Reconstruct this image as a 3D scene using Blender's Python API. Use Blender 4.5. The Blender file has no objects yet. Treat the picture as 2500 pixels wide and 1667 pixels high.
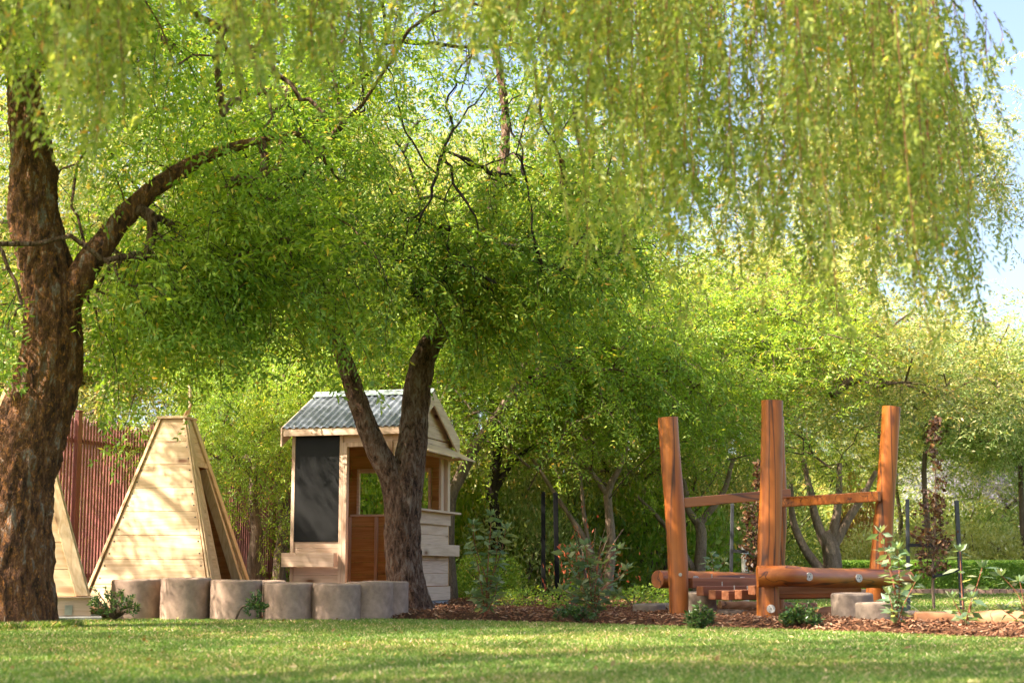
import bpy, math, random
import numpy as np
from mathutils import Vector, Matrix, noise as mnoise
R = math.radians
rng = np.random.default_rng(7)
random.seed(7)
sc = bpy.context.scene
C = sc.collection

# ------------------------------------------------------------ camera, sky, sun, exposure
CAMH, PITCH, FPX, HOR = 0.42, math.atan((1393-833.5)/3819), 3819.0, 1393.0
cam_d = bpy.data.cameras.new('camera'); cam = bpy.data.objects.new('camera', cam_d); C.objects.link(cam)
cam.location = (0, 0, CAMH); cam.rotation_euler = (R(90)+PITCH, 0, 0)
cam_d.sensor_width = 36; cam_d.lens = 55.0; cam_d.clip_end = 600; cam_d.clip_start = 0.1
cam_d.dof.use_dof = True; cam_d.dof.focus_distance = 15.6; cam_d.dof.aperture_fstop = 3.5
sc.camera = cam
SUNV = Vector((-0.93, -0.37, 0)).normalized()*math.cos(R(50)) + Vector((0, 0, math.sin(R(50))))
w = bpy.data.worlds.new("World"); sc.world = w; w.use_nodes = True
nt = w.node_tree; bg = nt.nodes['Background']
sky = nt.nodes.new('ShaderNodeTexSky'); sky.sky_type = 'NISHITA'; sky.sun_disc = False
sky.sun_elevation = R(50); sky.sun_rotation = math.atan2(SUNV.x, SUNV.y)
sky.air_density = .8; sky.dust_density = 4.0; sky.ozone_density = 1.4
hs_ = nt.nodes.new('ShaderNodeHueSaturation'); hs_.inputs['Saturation'].default_value = 1.0
nt.links.new(sky.outputs[0], hs_.inputs['Color']); nt.links.new(hs_.outputs[0], bg.inputs[0]); bg.inputs[1].default_value = 0.085
sd = bpy.data.lights.new('sun', 'SUN'); sun = bpy.data.objects.new('sun', sd); C.objects.link(sun)
sd.energy = 3.9; sd.angle = R(0.5); sd.color = (1.0, 0.93, 0.80)
sun.rotation_euler = SUNV.to_track_quat('Z', 'Y').to_euler(); sun.location = (0, 0, 30)
sc.view_settings.view_transform = 'Standard'; sc.view_settings.look = 'None'
sc.view_settings.exposure = 2.55; sc.view_settings.use_white_balance = True; sc.view_settings.white_balance_temperature = 6900; sc.view_settings.white_balance_tint = 12; sc.view_settings.gamma = 1.0
sc.render.engine = 'CYCLES'
cy = sc.cycles
cy.max_bounces = 10; cy.diffuse_bounces = 6; cy.transmission_bounces = 8; cy.glossy_bounces = 2
cy.transparent_max_bounces = 4; cy.caustics_reflective = False; cy.caustics_refractive = False
cy.sample_clamp_indirect = 6.0
cy.use_denoising = True

# ------------------------------------------------------------ pixel (2500 wide frame) to world
cp, sp = math.cos(PITCH), math.sin(PITCH)
def D(px, py, y):
    """point at world depth y seen at pixel px,py of the 2500 px photograph"""
    u, v = (px-1250)/FPX0, -(py-833.5)/FPX0
    dy, dz = cp - v*sp, sp + v*cp
    return np.array([u*y/dy, y, CAMH + dz*y/dy])
FPX0 = 55.0/36*2500
def D2(px, py, y): return D(px*1.063, py*1.063, y)

def sstep(a, b, x):
    t = np.clip((np.asarray(x, float)-a)/(b-a), 0, 1); return t*t*(3-2*t)
EX = np.array([-9, -4.5, -1.25, .36, 1.62, 2.33, 3.05, 4.0, 7.0])
EY = np.array([13.7, 13.6, 13.5, 12.4, 11.2, 10.5, 9.4, 8.6, 7.5])
def edge_front(x): return np.interp(x, EX, EY)
def edge_back(x): return np.interp(x, [-9, .9, 1.6, 2.6, 3.4, 7], [40, 30, 17, 16.0, 11.6, 10.0])
def gz(x, y):
    x = np.asarray(x, float); y = np.asarray(y, float)
    f = edge_front(x); b = edge_back(x)
    return 0.05*sstep(0, .5, y-f)*(1-sstep(-.4, .3, y-b)) + 0.012*np.sin(x*1.3+y*.7)*sstep(0, 2, y-f)*0.5

# ------------------------------------------------------------ materials
def mat(name, rough=.7, spec=.5):
    m = bpy.data.materials.new(name); m.use_nodes = True
    b = m.node_tree.nodes['Principled BSDF']
    b.inputs['Roughness'].default_value = rough; b.inputs['Specular IOR Level'].default_value = spec
    return m, m.node_tree, b
def nd(nt, t, **k):
    n = nt.nodes.new(t)
    for a, v in k.items(): setattr(n, a, v)
    return n
def ramp(nt, fac, stops, interp='LINEAR'):
    r = nd(nt, 'ShaderNodeValToRGB'); r.color_ramp.interpolation = interp
    el = r.color_ramp.elements
    while len(el) < len(stops): el.new(.5)
    for e, (p, c) in zip(el, stops): e.position = p; e.color = (*c, 1) if len(c) == 3 else c
    nt.links.new(fac, r.inputs[0]); return r.outputs[0]
def noise(nt, scale, detail=4, rough=.55, vec=None, stretch=None, coord='Object', dist=0):
    tc = nd(nt, 'ShaderNodeTexCoord'); v = tc.outputs[coord] if vec is None else vec
    if stretch:
        mp = nd(nt, 'ShaderNodeMapping'); mp.inputs['Scale'].default_value = stretch
        nt.links.new(v, mp.inputs[0]); v = mp.outputs[0]
    n = nd(nt, 'ShaderNodeTexNoise'); n.inputs['Scale'].default_value = scale
    n.inputs['Detail'].default_value = detail; n.inputs['Roughness'].default_value = rough
    n.inputs['Distortion'].default_value = dist
    nt.links.new(v, n.inputs[0]); return n.outputs[0]
def mixc(nt, f, a, b, mode='MIX'):
    m = nd(nt, 'ShaderNodeMix', data_type='RGBA', blend_type=mode)
    for s, v in ((m.inputs[0], f), (m.inputs[6], a), (m.inputs[7], b)):
        if hasattr(v, 'is_output'): nt.links.new(v, s)
        else: s.default_value = v if isinstance(v, float) else (*v, 1)
    return m.outputs[2]
def bump(nt, b, h, strength=.4, dist=.01):
    n = nd(nt, 'ShaderNodeBump'); n.inputs['Strength'].default_value = strength; n.inputs['Distance'].default_value = dist
    nt.links.new(h, n.inputs['Height']); nt.links.new(n.outputs[0], b.inputs['Normal'])

def leaf_mat(name, cols, trans=.45, rough=.42, tint=(1.25, 1.2, .55), patch=None, pscale=.9, spec=.35, gain=2.1, warm=(1.36, 1.0, 2.3)):
    m, nt, b = mat(name, rough, spec)
    g = nd(nt, 'ShaderNodeNewGeometry')     # half of the light goes to the translucent side, so both lobes carry twice the leaf's reflectance
    c = ramp(nt, g.outputs['Random Per Island'], [(p, tuple(min(.8, q*gain*wm) for q, wm in zip(c_, warm))) for p, c_ in cols])
    if patch:
        f = ramp(nt, noise(nt, pscale, 2, .5), [(.42, (0, 0, 0)), (.62, (1, 1, 1))])
        c = mixc(nt, f, c, mixc(nt, 1.0, c, patch, 'MULTIPLY'))
    nt.links.new(c, b.inputs['Base Color'])
    t = nd(nt, 'ShaderNodeBsdfTranslucent'); nt.links.new(mixc(nt, 1.0, c, tint, 'MULTIPLY'), t.inputs[0])
    mx = nd(nt, 'ShaderNodeMixShader'); mx.inputs[0].default_value = trans
    nt.links.new(b.outputs[0], mx.inputs[1]); nt.links.new(t.outputs[0], mx.inputs[2])
    nt.links.new(mx.outputs[0], nt.nodes['Material Output'].inputs[0])
    return m
def S(*a): return [(p, c) for p, c in a]
L_MID = leaf_mat('leaf_mid', S((0, (.035, .10, .008)), (.45, (.065, .16, .010)), (.85, (.11, .20, .015)), (.97, (.16, .22, .02)), (.995, (.34, .22, .02))), .5, patch=(1.25, 1.1, .9))
L_LEFT = leaf_mat('leaf_left', S((0, (.045, .12, .010)), (.5, (.08, .18, .012)), (.96, (.13, .23, .02)), (.995, (.30, .26, .03))), .5, patch=(1.3, 1.1, .9), gain=2.15)
L_WEEP = leaf_mat('leaf_weep', S((0, (.08, .15, .018)), (.5, (.14, .20, .025)), (.93, (.19, .25, .04)), (.985, (.28, .25, .03)), (.998, (.42, .20, .03))), .55, tint=(1.15, 1.15, .6), patch=(1.15, 1.05, 1.0), pscale=.7, warm=(1.22, 1.0, 1.7), gain=1.95)
L_FAR = leaf_mat('leaf_far', S((0, (.055, .105, .02)), (.4, (.12, .175, .035)), (.8, (.22, .25, .06)), (.96, (.34, .33, .11)), (.997, (.38, .24, .05))), .42, patch=(1.2, 1.12, 1.05), pscale=.5, spec=.4, gain=1.75, warm=(1.15, 1.0, 1.5))
L_FARY = leaf_mat('leaf_far_yellow', S((0, (.08, .15, .03)), (.4, (.16, .22, .05)), (.8, (.25, .28, .08)), (.97, (.33, .31, .12))), .4, patch=(.75, .9, .8), pscale=.6, spec=.4, warm=(1.05, 1.0, 1.4), gain=1.8)
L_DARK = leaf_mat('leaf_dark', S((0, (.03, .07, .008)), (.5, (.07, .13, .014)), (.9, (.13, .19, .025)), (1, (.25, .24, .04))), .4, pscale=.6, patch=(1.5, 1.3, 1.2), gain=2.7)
L_OLIVE = leaf_mat('leaf_olive', S((0, (.06, .10, .02)), (.5, (.12, .17, .04)), (.9, (.20, .23, .07)), (1, (.30, .24, .10))), .4, gain=2.5, warm=(1.1, 1.0, 1.4))
L_SHRUB = leaf_mat('leaf_glossy', S((0, (.02, .07, .012)), (.6, (.04, .115, .015)), (1, (.09, .19, .02))), .3, rough=.3, gain=1.0)
L_SAP = leaf_mat('leaf_sapling', S((0, (.05, .12, .03)), (.6, (.10, .19, .045)), (1, (.20, .28, .07))), .45, gain=1.45)
L_COPPER = leaf_mat('leaf_copper', S((0, (.04, .018, .013)), (.5, (.085, .040, .022)), (.9, (.17, .095, .045)), (1, (.3, .16, .06))), .3, tint=(1.2, .8, .6), gain=1.5, warm=(1, 1, 1))
L_ORANGE = leaf_mat('leaf_orange', S((0, (.16, .18, .03)), (.4, (.36, .24, .06)), (.8, (.5, .22, .07)), (1, (.6, .4, .12))), .4, tint=(1.2, .9, .6), gain=1.1, warm=(1, 1, 1))
L_YGREEN = leaf_mat('leaf_yellow_green', S((0, (.10, .17, .02)), (.5, (.22, .28, .04)), (.9, (.38, .38, .09)), (1, (.55, .42, .15))), .4)
L_HEDGE = leaf_mat('leaf_hedge', S((0, (.05, .13, .01)), (.6, (.10, .22, .02)), (1, (.18, .30, .04))), .45, gain=2.4)
L_GREY = leaf_mat('leaf_grey', S((0, (.10, .14, .09)), (1, (.20, .24, .15))), .3)
L_RED = leaf_mat('leaf_red', S((0, (.4, .08, .03)), (1, (.65, .18, .08))), .4, tint=(1.2, .8, .8), gain=1, warm=(1, 1, 1))
GRASS = leaf_mat('grass_blades', S((0, (.04, .09, .01)), (.5, (.075, .14, .018)), (.82, (.12, .18, .03)), (.93, (.26, .24, .09)), (1, (.36, .29, .15))), .35, rough=.5, patch=(1.35, 1.1, 1.2), pscale=.8, spec=.3, gain=2.1, warm=(1.08, 1.0, 1.5))

def bark(name, cols, sc_=14, stretch=(1, 1, .28), bstr=1.0, fleck=None):
    m, nt, b = mat(name, .85, .25)
    n1 = noise(nt, sc_, 6, .7, stretch=stretch, dist=.6)
    c = ramp(nt, n1, cols)
    tc = nd(nt, 'ShaderNodeTexCoord'); mp = nd(nt, 'ShaderNodeMapping'); mp.inputs['Scale'].default_value = stretch
    nt.links.new(tc.outputs['Object'], mp.inputs[0])
    vo = nd(nt, 'ShaderNodeTexVoronoi', feature='DISTANCE_TO_EDGE'); vo.inputs['Scale'].default_value = sc_*3.6; vo.inputs['Randomness'].default_value = 1.0
    wn = nd(nt, 'ShaderNodeTexNoise'); wn.inputs['Scale'].default_value = sc_*2; wn.inputs['Detail'].default_value = 3; nt.links.new(mp.outputs[0], wn.inputs[0])
    wa = nd(nt, 'ShaderNodeVectorMath', operation='MULTIPLY_ADD'); nt.links.new(wn.outputs['Color'], wa.inputs[0]); wa.inputs[1].default_value = (.12, .12, .12); nt.links.new(mp.outputs[0], wa.inputs[2])
    nt.links.new(wa.outputs[0], vo.inputs[0])
    crack = ramp(nt, vo.outputs['Distance'], [(.0, (.35, .3, .28)), (.12, (1, 1, 1))])
    c = mixc(nt, .55, c, crack, 'MULTIPLY')
    if fleck:
        f = ramp(nt, noise(nt, sc_*2.6, 5, .7, stretch=(1, 1, .5)), [(.55, (0, 0, 0)), (.63, (1, 1, 1))])
        c = mixc(nt, f, c, fleck)
    nt.links.new(c, b.inputs['Base Color'])
    ad = nd(nt, 'ShaderNodeMath', operation='ADD'); nt.links.new(n1, ad.inputs[0])
    r2 = ramp(nt, vo.outputs['Distance'], [(0, (0, 0, 0)), (.2, (.6, .6, .6))]); nt.links.new(r2, ad.inputs[1])
    bump(nt, b, ad.outputs[0], bstr, .02)
    return m
B_LEFT = bark('bark_reddish', [(.36, (.05, .025, .014)), (.46, (.17, .075, .038)), (.55, (.30, .13, .055)), (.64, (.40, .32, .26))], 15, fleck=(.45, .18, .05))
B_MID = bark('bark_brown', [(.38, (.05, .026, .016)), (.46, (.20, .105, .065)), (.54, (.36, .21, .14)), (.62, (.52, .39, .30))], 26, fleck=(.42, .20, .11), stretch=(1, 1, .34))
B_FAR = bark('bark_far', [(.3, (.07, .045, .03)), (.6, (.20, .14, .10)), (.8, (.30, .23, .18))], 9, bstr=.5)
B_PALE = bark('bark_pale', [(.3, (.13, .085, .055)), (.55, (.28, .195, .14)), (.8, (.40, .30, .22))], 9, bstr=.4)
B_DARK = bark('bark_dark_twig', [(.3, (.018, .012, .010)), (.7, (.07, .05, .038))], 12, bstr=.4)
B_TWIG = bark('bark_red_twig', [(.3, (.22, .07, .04)), (.7, (.34, .14, .08))], 12, bstr=.2)

STRANDM = simple('strand_twig', (.16, .17, .05), .7, var=.2) if 0 else B_TWIG
def wood(name, cols, axis='X', scale=5.0, knots=True, dist=1.2, freq=46, rot=0, rough=.6, spec=.35, tone=.14, cracks=False, knotcol=(.20, .08, .03)):
    m, nt, b = mat(name, rough, spec)
    st = {'X': (.06, 1, 1), 'Y': (1, .06, 1), 'Z': (1, 1, .06)}[axis]
    st2 = {'X': (.35, 1, 1), 'Y': (1, .35, 1), 'Z': (1, 1, .35)}[axis]
    g = nd(nt, 'ShaderNodeNewGeometry')
    tc = nd(nt, 'ShaderNodeTexCoord'); mr = nd(nt, 'ShaderNodeMapping'); mr.inputs['Rotation'].default_value = (0, 0, rot); nt.links.new(tc.outputs['Object'], mr.inputs[0])
    off = nd(nt, 'ShaderNodeVectorMath', operation='MULTIPLY_ADD')
    cx = nd(nt, 'ShaderNodeCombineXYZ')
    for i in range(3): nt.links.new(g.outputs['Random Per Island'], cx.inputs[i])
    nt.links.new(cx.outputs[0], off.inputs[0]); off.inputs[1].default_value = (7.3, 3.1, 9.7)
    nt.links.new(mr.outputs[0], off.inputs[2])
    v = off.outputs[0]
    big = noise(nt, scale, 3, .5, vec=v, stretch=st, dist=dist)
    fine = noise(nt, scale*14, 3, .6, vec=v, stretch=st)
    wv = nd(nt, 'ShaderNodeMath', operation='SINE'); ml = nd(nt, 'ShaderNodeMath', operation='MULTIPLY')
    ml.inputs[1].default_value = freq; nt.links.new(big, ml.inputs[0]); nt.links.new(ml.outputs[0], wv.inputs[0])
    rg = nd(nt, 'ShaderNodeMapRange'); rg.inputs[1].default_value = -1; rg.inputs[2].default_value = 1; nt.links.new(wv.outputs[0], rg.inputs[0])
    c = ramp(nt, rg.outputs[0], cols)
    c = mixc(nt, .35, c, ramp(nt, fine, [(.3, tuple(x*.8 for x in cols[0][1])), (.7, tuple(min(1, x*1.12) for x in cols[-1][1]))]))
    rt = ramp(nt, g.outputs['Random Per Island'], [(0, (1-tone, 1-tone*1.2, 1-tone*1.5)), (.5, (1, 1, 1)), (1, (1, 1-tone*.3, 1-tone*.5))])
    c = mixc(nt, 1.0, c, rt, 'MULTIPLY')
    if knots:
        mp = nd(nt, 'ShaderNodeMapping'); mp.inputs['Scale'].default_value = st2; nt.links.new(v, mp.inputs[0])
        vo = nd(nt, 'ShaderNodeTexVoronoi'); vo.inputs['Scale'].default_value = 5.5; nt.links.new(mp.outputs[0], vo.inputs[0])
        k = ramp(nt, vo.outputs['Distance'], [(.06, (1, 1, 1)), (.13, (.45, .45, .45)), (.26, (0, 0, 0))])
        c = mixc(nt, k, c, knotcol)
    if cracks:
        cr = ramp(nt, noise(nt, 9, 2, .4, vec=v, stretch={'X': (.025, 1, 1), 'Y': (1, .025, 1), 'Z': (1, 1, .025)}[axis]), [(.478, (0, 0, 0)), (.5, (1, 1, 1)), (.522, (0, 0, 0))])
        c = mixc(nt, cr, c, (.05, .015, .006))
    nt.links.new(c, b.inputs['Base Color'])
    bump(nt, b, fine, .15, .004)
    return m
PINE = [(0, (.56, .365, .195)), (.4, (.67, .465, .27)), (1, (.72, .53, .33))]
PX, PY, PZ = (wood('pine_'+a.lower(), PINE, a) for a in 'XYZ')
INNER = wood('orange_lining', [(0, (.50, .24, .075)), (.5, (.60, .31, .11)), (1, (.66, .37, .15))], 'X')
PINK = [(0, (.62, .41, .285)), (.4, (.71, .495, .36)), (1, (.76, .55, .41))]
HX, HY, HZ = (wood('cedar_'+a.lower(), PINK, a, tone=.12) for a in 'XYZ')
ORG = [(0, (.30, .072, .009)), (.5, (.38, .105, .014)), (1, (.44, .135, .021))]
OX, OZ = (wood('stained_log_'+a.lower(), ORG, a, scale=5, knots=True, rough=.42, spec=.5, cracks=True, knotcol=(.16, .045, .012), dist=.3, freq=24, rot=(R(-42) if a == 'X' else 0)) for a in 'XZ')
OP = wood('stained_plank', [(0, (.24, .075, .03)), (.5, (.30, .10, .042)), (1, (.38, .15, .07))], 'X', scale=3, rough=.5, rot=R(-42))
LOGW = wood('raw_log', [(0, (.21, .085, .032)), (.5, (.27, .12, .05)), (1, (.33, .16, .08))], 'X', scale=3, rough=.7, cracks=True)

def simple(name, col, rough=.6, metal=0, var=.25, scale=30, bstr=.1, spec=.5):
    m, nt, b = mat(name, rough, spec); b.inputs['Metallic'].default_value = metal
    n = noise(nt, scale, 5, .65)
    c = ramp(nt, n, [(.25, tuple(x*(1-var) for x in col)), (.75, tuple(min(1, x*(1+var)) for x in col))])
    c = mixc(nt, 1.0, c, ramp(nt, noise(nt, scale*.14, 3, .6), [(.35, (.74, .72, .70)), (.6, (1, 1, 1))]), 'MULTIPLY')
    nt.links.new(c, b.inputs['Base Color']); bump(nt, b, n, bstr, .006); return m
CONC = simple('brown_concrete', (.42, .295, .225), .9, var=.24, scale=22, bstr=.5, spec=.2)
CONG = simple('grey_concrete', (.27, .21, .165), .9, var=.25, scale=26, bstr=.4, spec=.2)
SLAB = simple('slab_concrete', (.40, .39, .38), .9, var=.15)
CHALK = simple('chalkboard', (.010, .010, .0098), .55, var=.12, scale=6, bstr=.03, spec=.2)
STEEL = simple('steel', (.55, .52, .48), .38, 1, var=.12, scale=60)
DISC = simple('painted_disc', (.58, .54, .48), .5, .3, var=.2, scale=60)
ROOFM = simple('corrugated_metal', (.11, .126, .16), .55, .0, var=.18, scale=9, bstr=.05)
FENCE = simple('maroon_steel', (.32, .10, .085), .5, .0, var=.16, scale=5, bstr=.02)
BLACK = simple('black_stake', (.006, .006, .0065), .7, var=.4, spec=.15)
GREYST = simple('grey_stake', (.05, .053, .058), .6, var=.4)
STRAP = simple('strap', (.02, .02, .022), .8)
BRICK = simple('brick_edging', (.52, .31, .23), .9, var=.3, scale=7)

def ground_mat():
    m, nt, b = mat('lawn_ground', .95, .1)
    n = noise(nt, 1.1, 5, .6, coord='Object'); n2 = noise(nt, 60, 4, .7)
    c = ramp(nt, n, [(.3, (.045, .085, .012)), (.55, (.075, .12, .02)), (.75, (.14, .13, .05))])
    c = mixc(nt, .5, c, ramp(nt, n2, [(.3, (.03, .05, .01)), (.7, (.14, .18, .04))]))
    nt.links.new(c, b.inputs['Base Color']); bump(nt, b, n2, .6, .02); return m
def mulch_mat():
    m, nt, b = mat('mulch_ground', .95, .1)
    n2 = noise(nt, 45, 5, .75)
    c = ramp(nt, n2, [(.3, (.025, .014, .009)), (.55, (.10, .045, .024)), (.75, (.22, .11, .06))])
    nt.links.new(c, b.inputs['Base Color']); bump(nt, b, n2, .9, .03); return m
def chip_mat():
    m, nt, b = mat('bark_chips', .85, .2)
    g = nd(nt, 'ShaderNodeNewGeometry')
    c = ramp(nt, g.outputs['Random Per Island'], [(0, (.055, .022, .012)), (.35, (.14, .055, .028)), (.65, (.24, .10, .05)), (.88, (.36, .19, .11)), (.97, (.55, .38, .25))])
    nt.links.new(mixc(nt, .4, c, ramp(nt, noise(nt, 80, 3), [(.3, (.05, .02, .01)), (.7, (.35, .17, .09))])), b.inputs['Base Color'])
    return m
LAWN, MULCH, CHIP = ground_mat(), mulch_mat(), chip_mat()

# ------------------------------------------------------------ mesh collecting
class MB:
    def __init__(s): s.v = []; s.f = []; s.n = 0
    def add(s, v, f, m=0, smooth=False):
        v = np.asarray(v, np.float32).reshape(-1, 3)
        f = np.asarray(f, np.int32)
        s.v.append(v); s.f.append((f+s.n, m, smooth)); s.n += len(v); return s
    def poly(s, v, faces, m=0, smooth=False):
        v = np.asarray(v, np.float32).reshape(-1, 3); s.v.append(v)
        by = {}
        for q in faces: by.setdefault(len(q), []).append(q)
        for k, q in by.items(): s.f.append((np.asarray(q, np.int32)+s.n, m, smooth))
        s.n += len(v); return s
    def box(s, a, b, m=0):
        x0, y0, z0 = a; x1, y1, z1 = b
        v = [(x, y, z) for z in (z0, z1) for x, y in ((x0, y0), (x1, y0), (x1, y1), (x0, y1))]
        return s.add(v, [(0, 3, 2, 1), (4, 5, 6, 7), (0, 1, 5, 4), (1, 2, 6, 5), (2, 3, 7, 6), (3, 0, 4, 7)], m)
    def prism(s, pts, off, m=0):
        n = len(pts); p = np.asarray(pts, float); v = np.vstack([p, p+np.asarray(off, float)])
        f = [tuple(range(n-1, -1, -1)), tuple(range(n, 2*n))]+[(i, (i+1) % n, n+(i+1) % n, n+i) for i in range(n)]
        return s.poly(v, f, m)
    def beam(s, p, q, wd, ht, up=(0, 0, 1), m=0):
        p, q = np.asarray(p, float), np.asarray(q, float); d = q-p; d /= np.linalg.norm(d)
        sd_ = np.cross(d, up); sd_ /= np.linalg.norm(sd_); u = np.cross(sd_, d)
        a = sd_*wd/2; b = u*ht/2
        return s.prism([p-a-b, p+a-b, p+a+b, p-a+b], q-p, m)
    def build(s, name, mats, parent=None, origin=None, bev=0):
        V = np.concatenate(s.v)
        if origin is not None: V = V-np.asarray(origin, np.float32)
        me = bpy.data.meshes.new(name)
        tot = sum(f.shape[0] for f, _, _ in s.f); lo = np.concatenate([f.ravel() for f, _, _ in s.f])
        cnt = np.concatenate([np.full(f.shape[0], f.shape[1], np.int32) for f, _, _ in s.f])
        st = np.zeros(tot, np.int32); st[1:] = np.cumsum(cnt)[:-1]
        me.vertices.add(len(V)); me.vertices.foreach_set('co', V.astype(np.float32).ravel())
        me.loops.add(len(lo)); me.loops.foreach_set('vertex_index', lo.astype(np.int32))
        me.polygons.add(tot); me.polygons.foreach_set('loop_start', st)
        me.polygons.foreach_set('material_index', np.concatenate([np.full(f.shape[0], m, np.int32) for f, m, _ in s.f]))
        me.polygons.foreach_set('use_smooth', np.concatenate([np.full(f.shape[0], sm, bool) for f, _, sm in s.f]))
        me.update(calc_edges=True); me.validate()
        for q in (mats if isinstance(mats, (list, tuple)) else [mats]): me.materials.append(q)
        o = bpy.data.objects.new(name, me); C.objects.link(o)
        if parent is not None: o.parent = parent
        if bev:
            b = o.modifiers.new('bevel', 'BEVEL'); b.width = bev; b.segments = 2; b.limit_method = 'ANGLE'
        return o
def tag(o, label, cat, group=None, kind=None):
    if label: o['label'] = label
    if cat: o['category'] = cat
    if group: o['group'] = group
    if kind: o['kind'] = kind
    return o
def thing(name, label, cat, loc=(0, 0, 0), rz=0, group=None):
    o = bpy.data.objects.new(name, None); C.objects.link(o)
    o.location = Vector([float(c) for c in loc]); o.rotation_euler = (0, 0, rz); o.empty_display_size = .2
    return tag(o, label, cat, group)
def copy_thing(o, label=None):
    c = o.copy(); C.objects.link(c)
    if label: c['label'] = label
    for ch in o.children:
        d = ch.copy(); C.objects.link(d); d.parent = c
        for g in ch.children:
            e = g.copy(); C.objects.link(e); e.parent = d
    return c

# ------------------------------------------------------------ tubes
def smooth_path(P, Rr, step):
    P = np.asarray(P, float); Rr = np.asarray(Rr, float); n = len(P)
    if n < 3 or step is None: return P, Rr
    out, ro = [], []
    E = np.vstack([2*P[0]-P[1], P, 2*P[-1]-P[-2]])
    for i in range(n-1):
        k = max(1, int(np.linalg.norm(P[i+1]-P[i])/step))
        a, b, c, d = E[i], E[i+1], E[i+2], E[i+3]
        for j in range(k):
            t = j/k
            out.append(.5*((2*b)+(-a+c)*t+(2*a-5*b+4*c-d)*t*t+(-a+3*b-3*c+d)*t**3)); ro.append(Rr[i]*(1-t)+Rr[i+1]*t)
    out.append(P[-1]); ro.append(Rr[-1])
    return np.array(out), np.array(ro)
def tube(mb, P, Rr, seg=8, step=None, m=0, cap=True, rough=0, freq=6, flute=0):
    P, Rr = smooth_path(P, Rr, step); n = len(P)
    T = np.gradient(P, axis=0); T /= np.linalg.norm(T, axis=1)[:, None]+1e-9
    ref = np.array([1., 0, 0]) if abs(T[0][0]) < .8 else np.array([0, 1., 0])
    U = np.zeros_like(P); u = ref-T[0]*ref.dot(T[0]); u /= np.linalg.norm(u)
    for i in range(n):
        u = u-T[i]*u.dot(T[i]); u /= np.linalg.norm(u)+1e-9; U[i] = u
    W = np.cross(T, U); a = np.arange(seg)/seg*2*math.pi
    rad = np.repeat(Rr[:, None], seg, 1)
    if flute: rad = rad*(1+flute*(np.sin(3*a+1)*.5+np.sin(5*a+.4)*.3+np.sin(2*a)*.4)[None, :])
    V = P[:, None]+rad[..., None]*(np.cos(a)[None, :, None]*U[:, None]+np.sin(a)[None, :, None]*W[:, None])
    if rough:
        dirn = (V-P[:, None]); dirn /= np.linalg.norm(dirn, axis=2)[..., None]
        dsp = np.empty((n, seg))
        for i in range(n):
            for j in range(seg):
                q = V[i, j]
                dsp[i, j] = mnoise.fractal(Vector((q[0]*freq*3, q[1]*freq*3, q[2]*freq*.8)), .8, 2.2, 4)
        V = V+dirn*(dsp*rough)[..., None]
    i = np.arange(n-1)[:, None]*seg; j = np.arange(seg)[None, :]; j2 = (j+1) % seg
    F = np.stack([i+j, i+j2, i+seg+j2, i+seg+j], -1).reshape(-1, 4)
    mb.add(V.reshape(-1, 3), F, m, True)
    if cap:
        for e, ring in ((0, V[0][::-1]), (n-1, V[-1])): mb.poly(ring, [tuple(range(seg))], m)

# ------------------------------------------------------------ leaves
def unit(a): return a/(np.linalg.norm(a, axis=-1, keepdims=True)+1e-9)
def leafquads(mb, P, Dr, Sd, l, wd, m=0):
    l = np.asarray(l)[:, None]; wd = np.asarray(wd)[:, None]
    N_ = np.cross(Dr, Sd)
    a = P; b = P+Dr*l*.42+Sd*wd*.5-N_*wd*.12; c = P+Dr*l-N_*l*.06; d = P+Dr*l*.42-Sd*wd*.5-N_*wd*.12
    V = np.stack([a, b, c, d], 1).reshape(-1, 3); n = len(P)
    mb.add(V, np.arange(n*4).reshape(n, 4), m)
def spray(L=.5, nodes=9, lr=.14, pairs=5, droop=.25, size=.045, seed=0):
    r = np.random.default_rng(seed); P, Dd, Ss, l = [], [], [], []
    for k in range(nodes):
        t = (k+.6)/nodes; base = np.array([L*t, .02*math.sin(k*2.3), -droop*L*t*t])
        sg = 1 if k % 2 else -1
        rd = np.array([.55+.2*r.normal(), sg*(.8+.2*r.normal()), -.35+.35*r.normal()]); rd /= np.linalg.norm(rd)
        side = unit(np.cross(rd, [0, 0, 1.]+.4*r.normal(size=3)))
        for q in range(pairs):
            tt = (q+.7)/pairs; p = base+rd*lr*tt+np.array([0, 0, -.25*lr*tt*tt])
            for s_ in (-1, 1):
                d = unit(rd*.55+side*s_*.85+np.array([0, 0, -.25])+.22*r.normal(size=3))
                nrm = unit(np.array([0, 0, 1.])+.55*r.normal(size=3)); s2 = unit(np.cross(d, nrm))
                P.append(p); Dd.append(d); Ss.append(s2); l.append(size*(.75+.5*r.random()))
        d = unit(rd+.2*r.normal(size=3)); P.append(base+rd*lr); Dd.append(d); Ss.append(unit(np.cross(d, [0, 0, 1.]))); l.append(size)
    tw = np.array([[L*t, .02*math.sin(t*nodes*2.3), -droop*L*t*t] for t in np.linspace(0, 1, 4)])
    return np.array(P), np.array(Dd), np.array(Ss), np.array(l), tw
def frames(dirs, r):
    X = unit(dirs); up = unit(np.array([0, 0, 1.])+.25*r.normal(size=X.shape)); Y = unit(np.cross(up, X)); Z = np.cross(X, Y)
    return np.stack([X, Y, Z], 2)      # columns
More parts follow.
